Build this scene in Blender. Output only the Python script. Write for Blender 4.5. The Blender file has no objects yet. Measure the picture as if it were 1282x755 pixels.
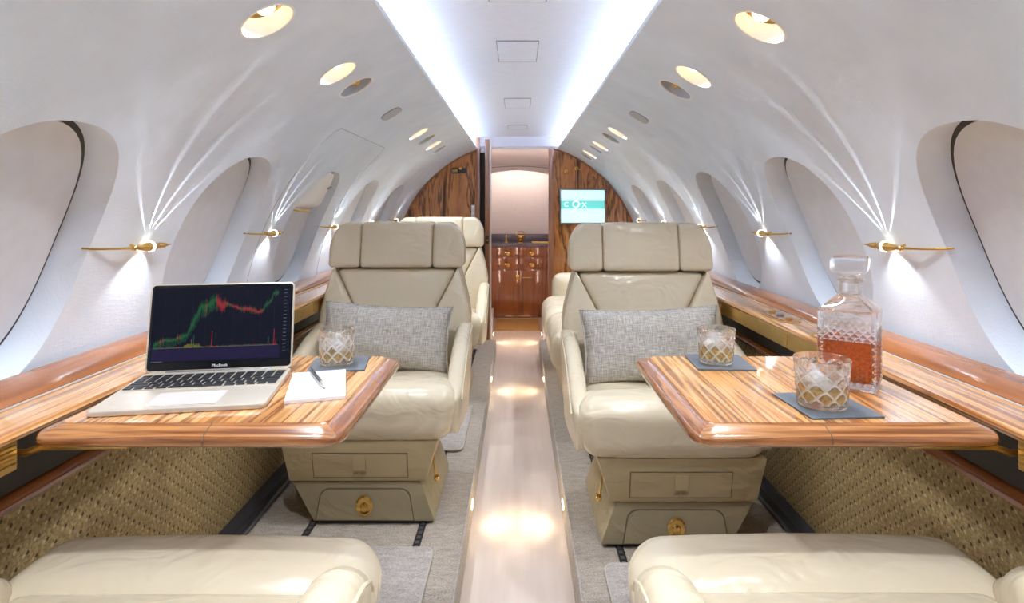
import bpy, bmesh, math, random
from mathutils import Vector, Matrix
random.seed(7)
PI = math.pi
sc = bpy.context.scene
COL = sc.collection

# ------------------------------------------------------------------ helpers
def lin(c):
    out = []
    for v in c[:3]:
        v = v / 255.0
        out.append(v / 12.92 if v <= 0.04045 else ((v + 0.055) / 1.055) ** 2.4)
    return (out[0], out[1], out[2], 1.0)

def new_mat(name):
    m = bpy.data.materials.new(name)
    m.use_nodes = True
    nt = m.node_tree
    return m, nt, nt.nodes, nt.links, nt.nodes['Principled BSDF']

def coords(N, L, scale=(1, 1, 1), rot=(0, 0, 0), src='Object'):
    tc = N.new('ShaderNodeTexCoord')
    mp = N.new('ShaderNodeMapping')
    mp.inputs['Scale'].default_value = scale
    mp.inputs['Rotation'].default_value = rot
    L.new(tc.outputs[src], mp.inputs['Vector'])
    return mp.outputs['Vector']

def ramp(N, L, fac, stops):
    r = N.new('ShaderNodeValToRGB')
    el = r.color_ramp.elements
    while len(el) < len(stops):
        el.new(0.5)
    for e, (p, c) in zip(el, stops):
        e.position = p
        e.color = c
    L.new(fac, r.inputs['Fac'])
    return r.outputs['Color']

def noise(N, L, vec, scale, detail=3, rough=0.5, dist=0.0):
    n = N.new('ShaderNodeTexNoise')
    n.inputs['Scale'].default_value = scale
    n.inputs['Detail'].default_value = detail
    n.inputs['Roughness'].default_value = rough
    n.inputs['Distortion'].default_value = dist
    L.new(vec, n.inputs['Vector'])
    return n.outputs['Fac']

def bump(N, L, b, height, strength, dist=0.002, prev=None):
    n = N.new('ShaderNodeBump')
    n.inputs['Strength'].default_value = strength
    n.inputs['Distance'].default_value = dist
    L.new(height, n.inputs['Height'])
    if prev is not None:
        L.new(prev, n.inputs['Normal'])
    L.new(n.outputs['Normal'], b.inputs['Normal'])
    return n.outputs['Normal']

def math_n(N, L, op, a, b=None, c=None):
    n = N.new('ShaderNodeMath')
    n.operation = op
    for i, v in enumerate((a, b, c)):
        if v is None:
            continue
        if isinstance(v, (int, float)):
            n.inputs[i].default_value = v
        else:
            L.new(v, n.inputs[i])
    return n.outputs[0]

def plain(name, c, rough=0.5, metal=0.0, coat=0.0, var=0.06, nscale=30.0):
    m, nt, N, L, b = new_mat(name)
    v = coords(N, L)
    col = lin(c)
    f = noise(N, L, v, nscale, 3)
    lo = tuple(x * (1 - var) for x in col[:3]) + (1,)
    hi = tuple(min(1, x * (1 + var)) for x in col[:3]) + (1,)
    L.new(ramp(N, L, f, [(0.3, lo), (0.7, hi)]), b.inputs['Base Color'])
    b.inputs['Roughness'].default_value = rough
    b.inputs['Metallic'].default_value = metal
    b.inputs['Coat Weight'].default_value = coat
    return m

def emit(name, c, strength, base=None, spec=0.5):
    m, nt, N, L, b = new_mat(name)
    b.inputs['Base Color'].default_value = lin(base or c)
    b.inputs['Emission Color'].default_value = lin(c)
    b.inputs['Emission Strength'].default_value = strength
    b.inputs['Specular IOR Level'].default_value = spec if name[:5] != 'chart' else 0.1
    b.inputs['Roughness'].default_value = 0.4
    return m

def leather(name, c, rough=0.36):
    m, nt, N, L, b = new_mat(name)
    v = coords(N, L)
    col = lin(c)
    f = noise(N, L, v, 6.0, 3)
    L.new(ramp(N, L, f, [(0.3, tuple(x * 0.95 for x in col[:3]) + (1,)), (0.7, col)]), b.inputs['Base Color'])
    b.inputs['Roughness'].default_value = rough
    b.inputs['Specular IOR Level'].default_value = 0.55
    big = noise(N, L, coords(N, L, (1.0, 1.6, 1.3)), 7.0, 2, 0.5, 1.2)
    n1 = bump(N, L, b, big, 0.45, 0.02)
    fine = N.new('ShaderNodeTexVoronoi')
    fine.inputs['Scale'].default_value = 420
    L.new(v, fine.inputs['Vector'])
    bump(N, L, b, fine.outputs['Distance'], 0.12, 0.0008, n1)
    return m

def wood(name, stops, along='Y', fine=26.0, stretch=0.06, coat=1.0, rough=0.22, swirl=0.9):
    """striped veneer; the grain runs along one object axis, with a slow warp for the cathedral figure"""
    m, nt, N, L, b = new_mat(name)
    sx = {'X': (stretch, 1, 1), 'Y': (1, stretch, 1), 'Z': (1, 1, stretch)}[along]
    v = coords(N, L, sx)
    warp = N.new('ShaderNodeTexNoise')
    warp.inputs['Scale'].default_value = 3.0
    warp.inputs['Detail'].default_value = 1.0
    L.new(v, warp.inputs['Vector'])
    add = N.new('ShaderNodeVectorMath')
    add.operation = 'MULTIPLY_ADD'
    L.new(warp.outputs['Color'], add.inputs[0])
    k = 0.09 * swirl
    add.inputs[1].default_value = (k, k, k)
    L.new(v, add.inputs[2])
    f1 = noise(N, L, add.outputs[0], fine, 3, 0.55, 0.3)
    f2 = noise(N, L, add.outputs[0], fine * 4.2, 2, 0.5)
    f = math_n(N, L, 'ADD', math_n(N, L, 'MULTIPLY', f1, 0.8), math_n(N, L, 'MULTIPLY', f2, 0.2))
    L.new(ramp(N, L, f, [(p, lin(c)) for p, c in stops]), b.inputs['Base Color'])
    b.inputs['Roughness'].default_value = rough
    b.inputs['Coat Weight'].default_value = coat
    b.inputs['Coat Roughness'].default_value = 0.04
    return m

def glass_mat(name, c=(255, 255, 255), ior=1.58, cut=0.0, dens=60.0, thru=0.0):
    m, nt, N, L, b = new_mat(name)
    b.inputs['Base Color'].default_value = lin(c)
    b.inputs['Roughness'].default_value = 0.0
    b.inputs['IOR'].default_value = ior
    b.inputs['Transmission Weight'].default_value = 1.0
    if thru:
        tr = N.new('ShaderNodeBsdfTransparent')
        tr.inputs['Color'].default_value = lin(c)
        mx = N.new('ShaderNodeMixShader')
        mx.inputs[0].default_value = thru
        L.new(b.outputs[0], mx.inputs[1]); L.new(tr.outputs[0], mx.inputs[2])
        L.new(mx.outputs[0], N['Material Output'].inputs['Surface'])
    if cut:
        tc = N.new('ShaderNodeTexCoord')
        sep = N.new('ShaderNodeSeparateXYZ')
        L.new(tc.outputs['UV'], sep.inputs[0])
        a = math_n(N, L, 'MULTIPLY', math_n(N, L, 'ADD', sep.outputs[0], sep.outputs[1]), dens)
        d = math_n(N, L, 'MULTIPLY', math_n(N, L, 'SUBTRACT', sep.outputs[0], sep.outputs[1]), dens)
        p = math_n(N, L, 'PINGPONG', a, 0.5)
        q = math_n(N, L, 'PINGPONG', d, 0.5)
        h = math_n(N, L, 'MINIMUM', p, q)
        # the cutting covers a band of the body only
        lo = math_n(N, L, 'GREATER_THAN', sep.outputs[1], 0.008)
        hi = math_n(N, L, 'LESS_THAN', sep.outputs[1], cut)
        h = math_n(N, L, 'MULTIPLY', h, math_n(N, L, 'MULTIPLY', lo, hi))
        bump(N, L, b, h, 1.0, 0.007)
    return m

# ---- mesh building
class MB:
    def __init__(s):
        s.bm = bmesh.new()
    def box(s, x0, x1, y0, y1, z0, z1, bev=0.0, seg=2):
        v = [s.bm.verts.new(p) for p in ((x0, y0, z0), (x1, y0, z0), (x1, y1, z0), (x0, y1, z0), (x0, y0, z1), (x1, y0, z1), (x1, y1, z1), (x0, y1, z1))]
        fs = [s.bm.faces.new([v[i] for i in f]) for f in ((3, 2, 1, 0), (4, 5, 6, 7), (0, 1, 5, 4), (1, 2, 6, 5), (2, 3, 7, 6), (3, 0, 4, 7))]
        if bev:
            es = list({e for f in fs for e in f.edges})
            bmesh.ops.bevel(s.bm, geom=es, offset=bev, segments=seg, profile=0.6, affect='EDGES')
        return s
    def prism(s, pts, a0, a1, axis='z', bev=0.0, seg=2):
        """2-D outline extruded along an axis: z -> (x,y), y -> (x,z), x -> (y,z)"""
        def mk(p, a):
            return {'z': (p[0], p[1], a), 'y': (p[0], a, p[1]), 'x': (a, p[0], p[1])}[axis]
        lo = [s.bm.verts.new(mk(p, a0)) for p in pts]
        hi = [s.bm.verts.new(mk(p, a1)) for p in pts]
        n = len(pts)
        fs = [s.bm.faces.new(lo[::-1]), s.bm.faces.new(hi)]
        for i in range(n):
            fs.append(s.bm.faces.new((lo[i], lo[(i + 1) % n], hi[(i + 1) % n], hi[i])))
        if bev:
            es = list({e for f in fs[:2] for e in f.edges})
            bmesh.ops.bevel(s.bm, geom=es, offset=bev, segments=seg, profile=0.6, affect='EDGES')
        return s
    def loft(s, rings, close=True):
        rr = [[s.bm.verts.new(p) for p in r] for r in rings]
        n = len(rr[0])
        for a, b in zip(rr, rr[1:]):
            for i in range(n):
                s.bm.faces.new((a[i], a[(i + 1) % n], b[(i + 1) % n], b[i]))
        if close:
            s.bm.faces.new(rr[0][::-1])
            s.bm.faces.new(rr[-1])
        return s
    def lathe(s, prof, n=32, mat=None, close=False):
        """profile of (r, z); mat places it"""
        M = mat or Matrix()
        rr = []
        for r, z in prof:
            if r < 1e-6:
                rr.append([s.bm.verts.new(M @ Vector((0, 0, z)))])
            else:
                rr.append([s.bm.verts.new(M @ Vector((r * math.cos(2 * PI * i / n), r * math.sin(2 * PI * i / n), z))) for i in range(n)])
        pairs = list(zip(rr, rr[1:]))
        if close:
            pairs.append((rr[-1], rr[0]))
        for a, b in pairs:
            for i in range(n):
                j = (i + 1) % n
                if len(a) == 1 and len(b) == 1:
                    continue
                if len(a) == 1:
                    s.bm.faces.new((a[0], b[j], b[i]))
                elif len(b) == 1:
                    s.bm.faces.new((a[i], a[j], b[0]))
                else:
                    s.bm.faces.new((a[i], a[j], b[j], b[i]))
        return s
    def tube(s, pts, r, n=10, cap=True):
        pts = [Vector(p) for p in pts]
        rings = []
        up = Vector((0.13, 0.21, 0.97)).normalized()
        for i, p in enumerate(pts):
            t = (pts[min(i + 1, len(pts) - 1)] - pts[max(i - 1, 0)]).normalized()
            u = t.cross(up)
            if u.length < 1e-3:
                u = t.cross(Vector((1, 0, 0)))
            u.normalize()
            w = t.cross(u)
            rad = r[i] if isinstance(r, (list, tuple)) else r
            rings.append([p + (u * math.cos(2 * PI * k / n) + w * math.sin(2 * PI * k / n)) * rad for k in range(n)])
        return s.loft(rings, cap)
    def puff(s, xl, xr, z0, z1, yf, thick, r=0.03, crown=0.012, n=12, corner=None):
        """upholstered piece standing up: left/right edges xl(z), xr(z), front face yf(z), rounded and crowned"""
        return s.soft(lambda u, v, w: None, xl=xl, xr=xr, z0=z0, z1=z1, yf=yf, thick=thick, r=r, crown=crown, n=n)
    def soft(s, _f, xl, xr, z0, z1, yf, thick, r, crown, n):
        W = (xr((z0 + z1) / 2) - xl((z0 + z1) / 2)) / 2
        for (p, c) in ():
            pass
        def warp(p):
            z = (z0 + z1) / 2 + p.z
            a, b = xl(z), xr(z)
            x = (a + b) / 2 + p.x / W * (b - a) / 2
            return Vector((x, yf(z) + thick / 2 + p.y, z))
        s.rbox(Vector((W, thick / 2, (z1 - z0) / 2)), r, crown, n, warp)
        return s
    def rbox(s, half, r, crown=(0, 0, 0), n=10, warp=None):
        if isinstance(crown, (int, float)):
            crown = (0, crown, 0)
        r = min(r, min(half) * 0.98)
        idx = {}
        def vert(i, j, k):
            key = (i, j, k)
            if key in idx:
                return idx[key]
            q = Vector(((2 * i / n - 1), (2 * j / n - 1), (2 * k / n - 1)))
            p = Vector((0, 0, 0))
            for ax in range(3):     # put more of the grid into the rounded rim
                h = half[ax]
                c = q[ax]
                rim = min(0.9, r / h)
                a = abs(c)
                t = 0.5
                m = (1 - rim) * a / t if a < t else (1 - rim) + rim * (a - t) / (1 - t)
                p[ax] = math.copysign(m * h, c)
            inner = Vector([max(-(half[a] - r), min(half[a] - r, p[a])) for a in range(3)])
            d = p - inner
            if d.length > 1e-9:
                # cube rim -> sphere
                l = max(abs(d[0]), abs(d[1]), abs(d[2]))
                p2 = inner + d.normalized() * l
            else:
                p2 = p
            u, v, w = [max(-1, min(1, p2[a] / half[a])) for a in range(3)]
            for ax, (f, g) in enumerate(((v, w), (u, w), (u, v))):
                p2[ax] += crown[ax] * (u, v, w)[ax] * (1 - f * f) * (1 - g * g)
            if warp:
                p2 = warp(p2)
            idx[key] = s.bm.verts.new(p2)
            return idx[key]
        for a in range(n):
            for b in range(n):
                for lvl, flip in ((0, True), (n, False)):
                    for q in (((a, b, lvl), (a + 1, b, lvl), (a + 1, b + 1, lvl), (a, b + 1, lvl)),
                              ((lvl, a, b), (lvl, a + 1, b), (lvl, a + 1, b + 1), (lvl, a, b + 1)),
                              ((b, lvl, a), (b, lvl, a + 1), (b + 1, lvl, a + 1), (b + 1, lvl, a))):
                        q = q[::-1] if flip else q
                        s.bm.faces.new([vert(*k) for k in q])
        return s
    def build(s, name, material, parent=None, smooth=True, auto=35, recalc=True):
        bm = s.bm
        if recalc:
            bmesh.ops.recalc_face_normals(bm, faces=bm.faces[:])
        me = bpy.data.meshes.new(name)
        bm.to_mesh(me)
        bm.free()
        mats = material if isinstance(material, (list, tuple)) else [material]
        for m in mats:
            me.materials.append(m)
        if smooth:
            me.polygons.foreach_set('use_smooth', [True] * len(me.polygons))
            if auto:
                me.set_sharp_from_angle(angle=math.radians(auto))
        o = bpy.data.objects.new(name, me)
        COL.objects.link(o)
        if parent:
            o.parent = parent
        return o

def tag(o, label, cat, group=None):
    o['label'] = label
    o['category'] = cat
    if group:
        o['group'] = group
    return o

def thing(name, label, cat, loc=(0, 0, 0), rz=0.0, group=None):
    o = bpy.data.objects.new(name, None)
    o.empty_display_size = 0.05
    COL.objects.link(o)
    o.location = loc
    o.rotation_euler = (0, 0, rz)
    return tag(o, label, cat, group)

def struct(o, label=None):
    o['kind'] = 'structure'
    if label:
        o['label'] = label
    return o

def clone(root, loc, rz, label):
    r = root.copy()
    COL.objects.link(r)
    r.location = loc
    r.rotation_euler = (0, 0, rz)
    r['label'] = label
    for ch in list(root.children):
        c = ch.copy()
        COL.objects.link(c)
        c.parent = r
        for g in list(ch.children):
            d = g.copy()
            COL.objects.link(d)
            d.parent = c
    return r

def text_mesh(name, body, size, material, parent, M, extrude=0.0003, shear=0.0, align='CENTER'):
    cu = bpy.data.curves.new(name, 'FONT')
    cu.body = body
    cu.size = size
    cu.extrude = extrude
    cu.shear = shear
    cu.align_x = align
    cu.align_y = 'CENTER'
    cu.resolution_u = 3
    t = bpy.data.objects.new(name, cu)
    COL.objects.link(t)
    bpy.context.view_layer.update()
    me = bpy.data.meshes.new_from_object(t.evaluated_get(bpy.context.evaluated_depsgraph_get()))
    bpy.data.objects.remove(t)
    me.transform(M)
    me.materials.clear()
    me.materials.append(material)
    o = bpy.data.objects.new(name, me)
    COL.objects.link(o)
    o.parent = parent
    return o

def light(name, kind, loc, energy, color, parent=None, aim=None, size=0.02, cone=100, blend=0.6, scale=None):
    ld = bpy.data.lights.new(name, kind)
    ld.energy = energy
    ld.color = lin(color)[:3]
    if kind == 'SPOT':
        ld.spot_size = math.radians(cone)
        ld.spot_blend = blend
        ld.shadow_soft_size = size
    elif kind == 'POINT':
        ld.shadow_soft_size = size
    elif kind == 'AREA':
        ld.size = size
    o = bpy.data.objects.new(name, ld)
    COL.objects.link(o)
    if parent:
        o.parent = parent
    o.location = loc
    if aim is not None:
        o.rotation_euler = Vector(aim).to_track_quat('-Z', 'Y').to_euler()
    if scale:
        o.scale = scale
    return o

# ------------------------------------------------------------------ materials
M = {}
def wall_fabric():
    m, nt, N, L, b = new_mat('white_wall_fabric')
    f = noise(N, L, coords(N, L, (1, 1, 1)), 9, 3)
    L.new(ramp(N, L, f, [(0.3, lin((217, 226, 235))), (0.7, lin((226, 234, 243)))]), b.inputs['Base Color'])
    b.inputs['Roughness'].default_value = 0.62
    w1 = noise(N, L, coords(N, L, (40, 400, 40)), 1.0, 2)
    w2 = noise(N, L, coords(N, L, (220, 60, 220)), 1.0, 2)
    n1 = bump(N, L, b, w1, 0.22, 0.0016)
    bump(N, L, b, w2, 0.25, 0.0016, n1)
    return m
M['wall'] = wall_fabric()
M['ceil'] = plain('ceiling_panel', (232, 234, 241), 0.6, var=0.02)
M['shade'] = plain('window_shade', (212, 213, 216), 0.55, var=0.03)
M['gasket'] = plain('dark_gap', (62, 60, 60), 0.6)
M['line'] = plain('panel_seam', (150, 152, 160), 0.7)
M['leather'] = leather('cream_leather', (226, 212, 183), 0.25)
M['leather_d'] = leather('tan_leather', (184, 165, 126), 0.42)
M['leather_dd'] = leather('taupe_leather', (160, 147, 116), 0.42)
M['seam'] = plain('seam_brown', (112, 100, 76), 0.7)  # dark brown for drawer gaps, table fold lines and lettering
STRIPE = [(0.30, (132, 74, 36)), (0.37, (206, 138, 78)), (0.42, (234, 182, 118)), (0.455, (170, 102, 52)), (0.485, (228, 170, 106)), (0.52, (196, 126, 68)), (0.55, (236, 186, 124)), (0.59, (152, 88, 44)), (0.63, (226, 168, 104)), (0.69, (142, 80, 40))]
M['wood'] = wood('striped_gloss_wood', STRIPE, 'Y', 15, 0.03, swirl=1.0)
M['wood_x'] = wood('gloss_edge_wood', [(0.32, (100, 56, 26)), (0.44, (168, 104, 54)), (0.5, (132, 76, 36)), (0.58, (190, 130, 74)), (0.7, (118, 66, 32))], 'X', 30, 0.05)
M['wood_edge'] = wood('gloss_edge_wood_lengthwise', [(0.32, (100, 56, 26)), (0.44, (168, 104, 54)), (0.5, (132, 76, 36)), (0.58, (190, 130, 74)), (0.7, (118, 66, 32))], 'Y', 30, 0.05)
M['wood_y'] = wood('gloss_trim_wood', [(0.3, (112, 60, 26)), (0.5, (168, 100, 48)), (0.7, (134, 76, 36))], 'Y', 30, 0.05)
ROSE = [(0.32, (48, 24, 10)), (0.39, (140, 82, 38)), (0.46, (212, 140, 74)), (0.50, (92, 48, 20)), (0.54, (208, 136, 70)), (0.62, (178, 110, 54)), (0.68, (64, 32, 14))]
M['rose'] = wood('dark_figured_wood', ROSE, 'Z', 11, 0.13, swirl=2.4, rough=0.25)
M['galley'] = wood('galley_cabinet_wood', [(0.3, (104, 54, 26)), (0.5, (166, 98, 52)), (0.7, (124, 66, 32))], 'Z', 18, 0.06)
M['jamb'] = wood('door_jamb_wood', [(0.3, (120, 70, 48)), (0.5, (172, 116, 84)), (0.7, (140, 84, 56))], 'Z', 26, 0.05)
M['gold'] = plain('polished_gold', (226, 184, 108), 0.18, 1.0)
M['brass'] = plain('brushed_brass', (206, 172, 104), 0.32, 1.0)
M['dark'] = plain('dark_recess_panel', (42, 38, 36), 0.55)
M['rail'] = plain('black_rail', (48, 48, 52), 0.4)
M['steel'] = plain('grey_steel', (150, 150, 154), 0.3, 0.9)
M['silver'] = plain('silver_aluminium', (222, 212, 196), 0.34, 0.55, var=0.02)
M['slate'] = plain('slate_grey', (96, 101, 108), 0.6, var=0.1, nscale=120)
M['paper'] = plain('white_paper', (244, 244, 248), 0.7, var=0.01)
M['white'] = plain('white_enamel', (240, 238, 232), 0.3, var=0.01)
M['greyplast'] = plain('grey_grille', (186, 188, 192), 0.6)
M['key'] = plain('black_key', (30, 31, 36), 0.45)
M['bezel'] = plain('black_glass_bezel', (12, 13, 18), 0.12)
M['counter'] = plain('dark_stone_counter', (104, 100, 116), 0.25, var=0.2, nscale=80)
M['lav'] = plain('pale_lining', (222, 216, 218), 0.6, var=0.02)
M['goldcarpet'] = plain('golden_mat_pile', (188, 146, 84), 0.9, var=0.2, nscale=150)
M['lamp'] = emit('lamp_glow', (255, 236, 200), 2.4)
M['led'] = emit('led_strip', (212, 231, 255), 10.0)
M['ledwarm'] = emit('warm_led_strip', (255, 240, 222), 5.0)
M['lens'] = emit('sconce_lens', (255, 246, 226), 3.0)
M['aisleglow'] = emit('aisle_lamp_lens', (255, 232, 186), 5.0)
M['cup'] = plain('lamp_reflector', (214, 200, 170), 0.25, 0.55)

def aisle_mat():
    m, nt, N, L, b = new_mat('aisle_floor_vinyl')
    f = noise(N, L, coords(N, L, (18, 1.2, 1)), 2.0, 4, 0.5, 0.3)
    L.new(ramp(N, L, f, [(0.3, lin((228, 210, 194))), (0.7, lin((236, 220, 206)))]), b.inputs['Base Color'])
    b.inputs['Roughness'].default_value = 0.3
    b.inputs['Coat Weight'].default_value = 0.25
    b.inputs['Coat Roughness'].default_value = 0.2
    return m
M['aisle'] = aisle_mat()

def carpet(name, c1, c2):
    m, nt, N, L, b = new_mat(name)
    v = coords(N, L)
    f = noise(N, L, v, 190, 4, 0.7)
    g = noise(N, L, coords(N, L, (1, 2.6, 1)), 26, 2)
    ff = math_n(N, L, 'ADD', math_n(N, L, 'MULTIPLY', f, 0.7), math_n(N, L, 'MULTIPLY', g, 0.3))
    L.new(ramp(N, L, ff, [(0.36, lin(c1)), (0.64, lin(c2))]), b.inputs['Base Color'])
    b.inputs['Roughness'].default_value = 0.95
    b.inputs['Sheen Weight'].default_value = 0.15
    bump(N, L, b, f, 0.8, 0.004)
    return m
M['carpet'] = carpet('beige_carpet', (150, 137, 121), (210, 198, 182))
M['mat'] = carpet('pale_carpet_pad', (164, 154, 146), (216, 208, 202))

def dot_fabric():
    m, nt, N, L, b = new_mat('gold_dotted_fabric')
    tc = N.new('ShaderNodeTexCoord')
    sep = N.new('ShaderNodeSeparateXYZ')
    L.new(tc.outputs['Object'], sep.inputs[0])
    P = 0.044
    def lattice(oy, oz, rad):
        a = math_n(N, L, 'PINGPONG', math_n(N, L, 'ADD', sep.outputs[1], 10 + oy), P / 2)
        c = math_n(N, L, 'PINGPONG', math_n(N, L, 'ADD', sep.outputs[2], 10 + oz), P / 2 * 0.8)
        d = math_n(N, L, 'SQRT', math_n(N, L, 'ADD', math_n(N, L, 'POWER', a, 2), math_n(N, L, 'POWER', math_n(N, L, 'MULTIPLY', c, 0.8), 2)))
        return math_n(N, L, 'LESS_THAN', d, rad)
    da = math_n(N, L, 'MAXIMUM', lattice(0, 0, 0.0031), lattice(P / 2, P / 2 * 0.8, 0.0031))
    la = math_n(N, L, 'MAXIMUM', lattice(0.008, 0.002, 0.0030), lattice(P / 2 + 0.008, P / 2 * 0.8 + 0.002, 0.0030))
    base = ramp(N, L, noise(N, L, tc.outputs['Object'], 150, 4, 0.7), [(0.34, lin((128, 104, 62))), (0.66, lin((196, 170, 118)))])
    mx = N.new('ShaderNodeMix'); mx.data_type = 'RGBA'
    L.new(la, mx.inputs['Factor']); L.new(base, mx.inputs['A']); mx.inputs['B'].default_value = lin((206, 184, 134))
    my = N.new('ShaderNodeMix'); my.data_type = 'RGBA'
    L.new(da, my.inputs['Factor']); L.new(mx.outputs['Result'], my.inputs['A']); my.inputs['B'].default_value = lin((84, 62, 38))
    L.new(my.outputs['Result'], b.inputs['Base Color'])
    b.inputs['Roughness'].default_value = 0.75
    bump(N, L, b, math_n(N, L, 'SUBTRACT', la, da), 0.3, 0.001)
    return m
M['dots'] = dot_fabric()

def linen():
    m, nt, N, L, b = new_mat('grey_linen')
    a = noise(N, L, coords(N, L, (380, 1, 30)), 1.0, 3, 0.6)
    c = noise(N, L, coords(N, L, (30, 1, 380)), 1.0, 3, 0.6)
    f = math_n(N, L, 'MULTIPLY', math_n(N, L, 'ADD', a, c), 0.5)
    L.new(ramp(N, L, f, [(0.36, lin((140, 134, 126))), (0.5, lin((182, 176, 167))), (0.62, lin((216, 211, 202)))]), b.inputs['Base Color'])
    b.inputs['Roughness'].default_value = 0.9
    n1 = bump(N, L, b, f, 0.6, 0.002)
    bump(N, L, b, noise(N, L, coords(N, L), 9, 2, 0.5, 0.8), 0.5, 0.02, n1)
    return m
M['linen'] = linen()
M['glass'] = glass_mat('clear_glass', thru=0.32)
def frosted(name, c, trans, rough):
    m, nt, N, L, b = new_mat(name)
    f = noise(N, L, coords(N, L), 60, 2)
    L.new(ramp(N, L, f, [(0.3, lin(tuple(v * 0.95 for v in c))), (0.7, lin(c))]), b.inputs['Base Color'])
    b.inputs['Transmission Weight'].default_value = trans
    b.inputs['Roughness'].default_value = rough
    b.inputs['IOR'].default_value = 1.4
    return m
M['groove'] = frosted('whitened_glint_cuts', (252, 252, 252), 0.55, 0.25)  # white base colour imitates the glints of polished cuts
M['ice'] = frosted('cloudy_ice', (250, 250, 250), 0.6, 0.22)
M['whisky'] = glass_mat('pale_whisky', (255, 234, 178), 1.36, thru=0.35)
M['bourbon'] = glass_mat('amber_bourbon', (206, 112, 48), 1.36, thru=0.12)

# ------------------------------------------------------------------ cabin shell
R, ZC = 0.955, 0.57                       # fuselage lining: radius and height of its axis above the carpet
Y0, YB = -0.9, 4.65                       # aft end, forward bulkhead
S_TOP = R * math.acos(0.315 / R)
S_LOW, S_MID = 0.07, 0.70
def cyl(side, y, s, dep=0.0):
    t = s / R
    return Vector((side * (R + dep) * math.cos(t), y, ZC + (R + dep) * math.sin(t)))
WIN_Y = [1.03 + 0.715 * k for k in range(5)]
WCS, WHW, WHH = 0.376, 0.205, 0.268       # window recess centre (along the lining), half width, half height
def sup(ang, hw, hh, p):
    c, s_ = math.cos(ang), math.sin(ang)
    k = (abs(c / hw) ** p + abs(s_ / hh) ** p) ** (-1 / p)
    return c * k, s_ * k

def wall_cell(bm, side, y0, y1, s0, s1, hole, norm, m=20):
    bd = []
    for i in range(m): bd.append((y0 + (y1 - y0) * i / m, s0))
    for i in range(m): bd.append((y1, s0 + (s1 - s0) * i / m))
    for i in range(m): bd.append((y1 - (y1 - y0) * i / m, s1))
    for i in range(m): bd.append((y0, s1 - (s1 - s0) * i / m))
    rings = []
    if hole is None:
        g = [[bm.verts.new(cyl(side, y0 + (y1 - y0) * i / m, s0 + (s1 - s0) * j / m)) for j in range(m + 1)] for i in range(m + 1)]
        for i in range(m):
            for j in range(m):
                bm.faces.new((g[i][j], g[i + 1][j], g[i + 1][j + 1], g[i][j + 1]))
        for r in g:
            for v in r: norm.add(v)
        return
    cy, cs, hw, hh, p, prof = hole
    angs = [math.atan2(b[1] - cs, b[0] - cy) for b in bd]
    K = 9
    for k in range(K):
        t = (k / (K - 1)) ** 0.8
        r = []
        for b, a in zip(bd, angs):
            e = sup(a, hw, hh, p)
            yy, ss = b[0] * (1 - t) + (cy + e[0]) * t, b[1] * (1 - t) + (cs + e[1]) * t
            v = bm.verts.new(cyl(side, yy, ss)); norm.add(v)
            r.append(v)
        rings.append(r)
    for inset, dep in prof:
        rings.append([bm.verts.new(cyl(side, cy + e[0], cs + e[1], dep)) for e in (sup(a, hw - inset, hh - inset, p) for a in angs)])
    n = len(bd)
    for a, b in zip(rings, rings[1:]):
        for i in range(n):
            bm.faces.new((a[i], a[(i + 1) % n], b[(i + 1) % n], b[i]))

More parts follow.
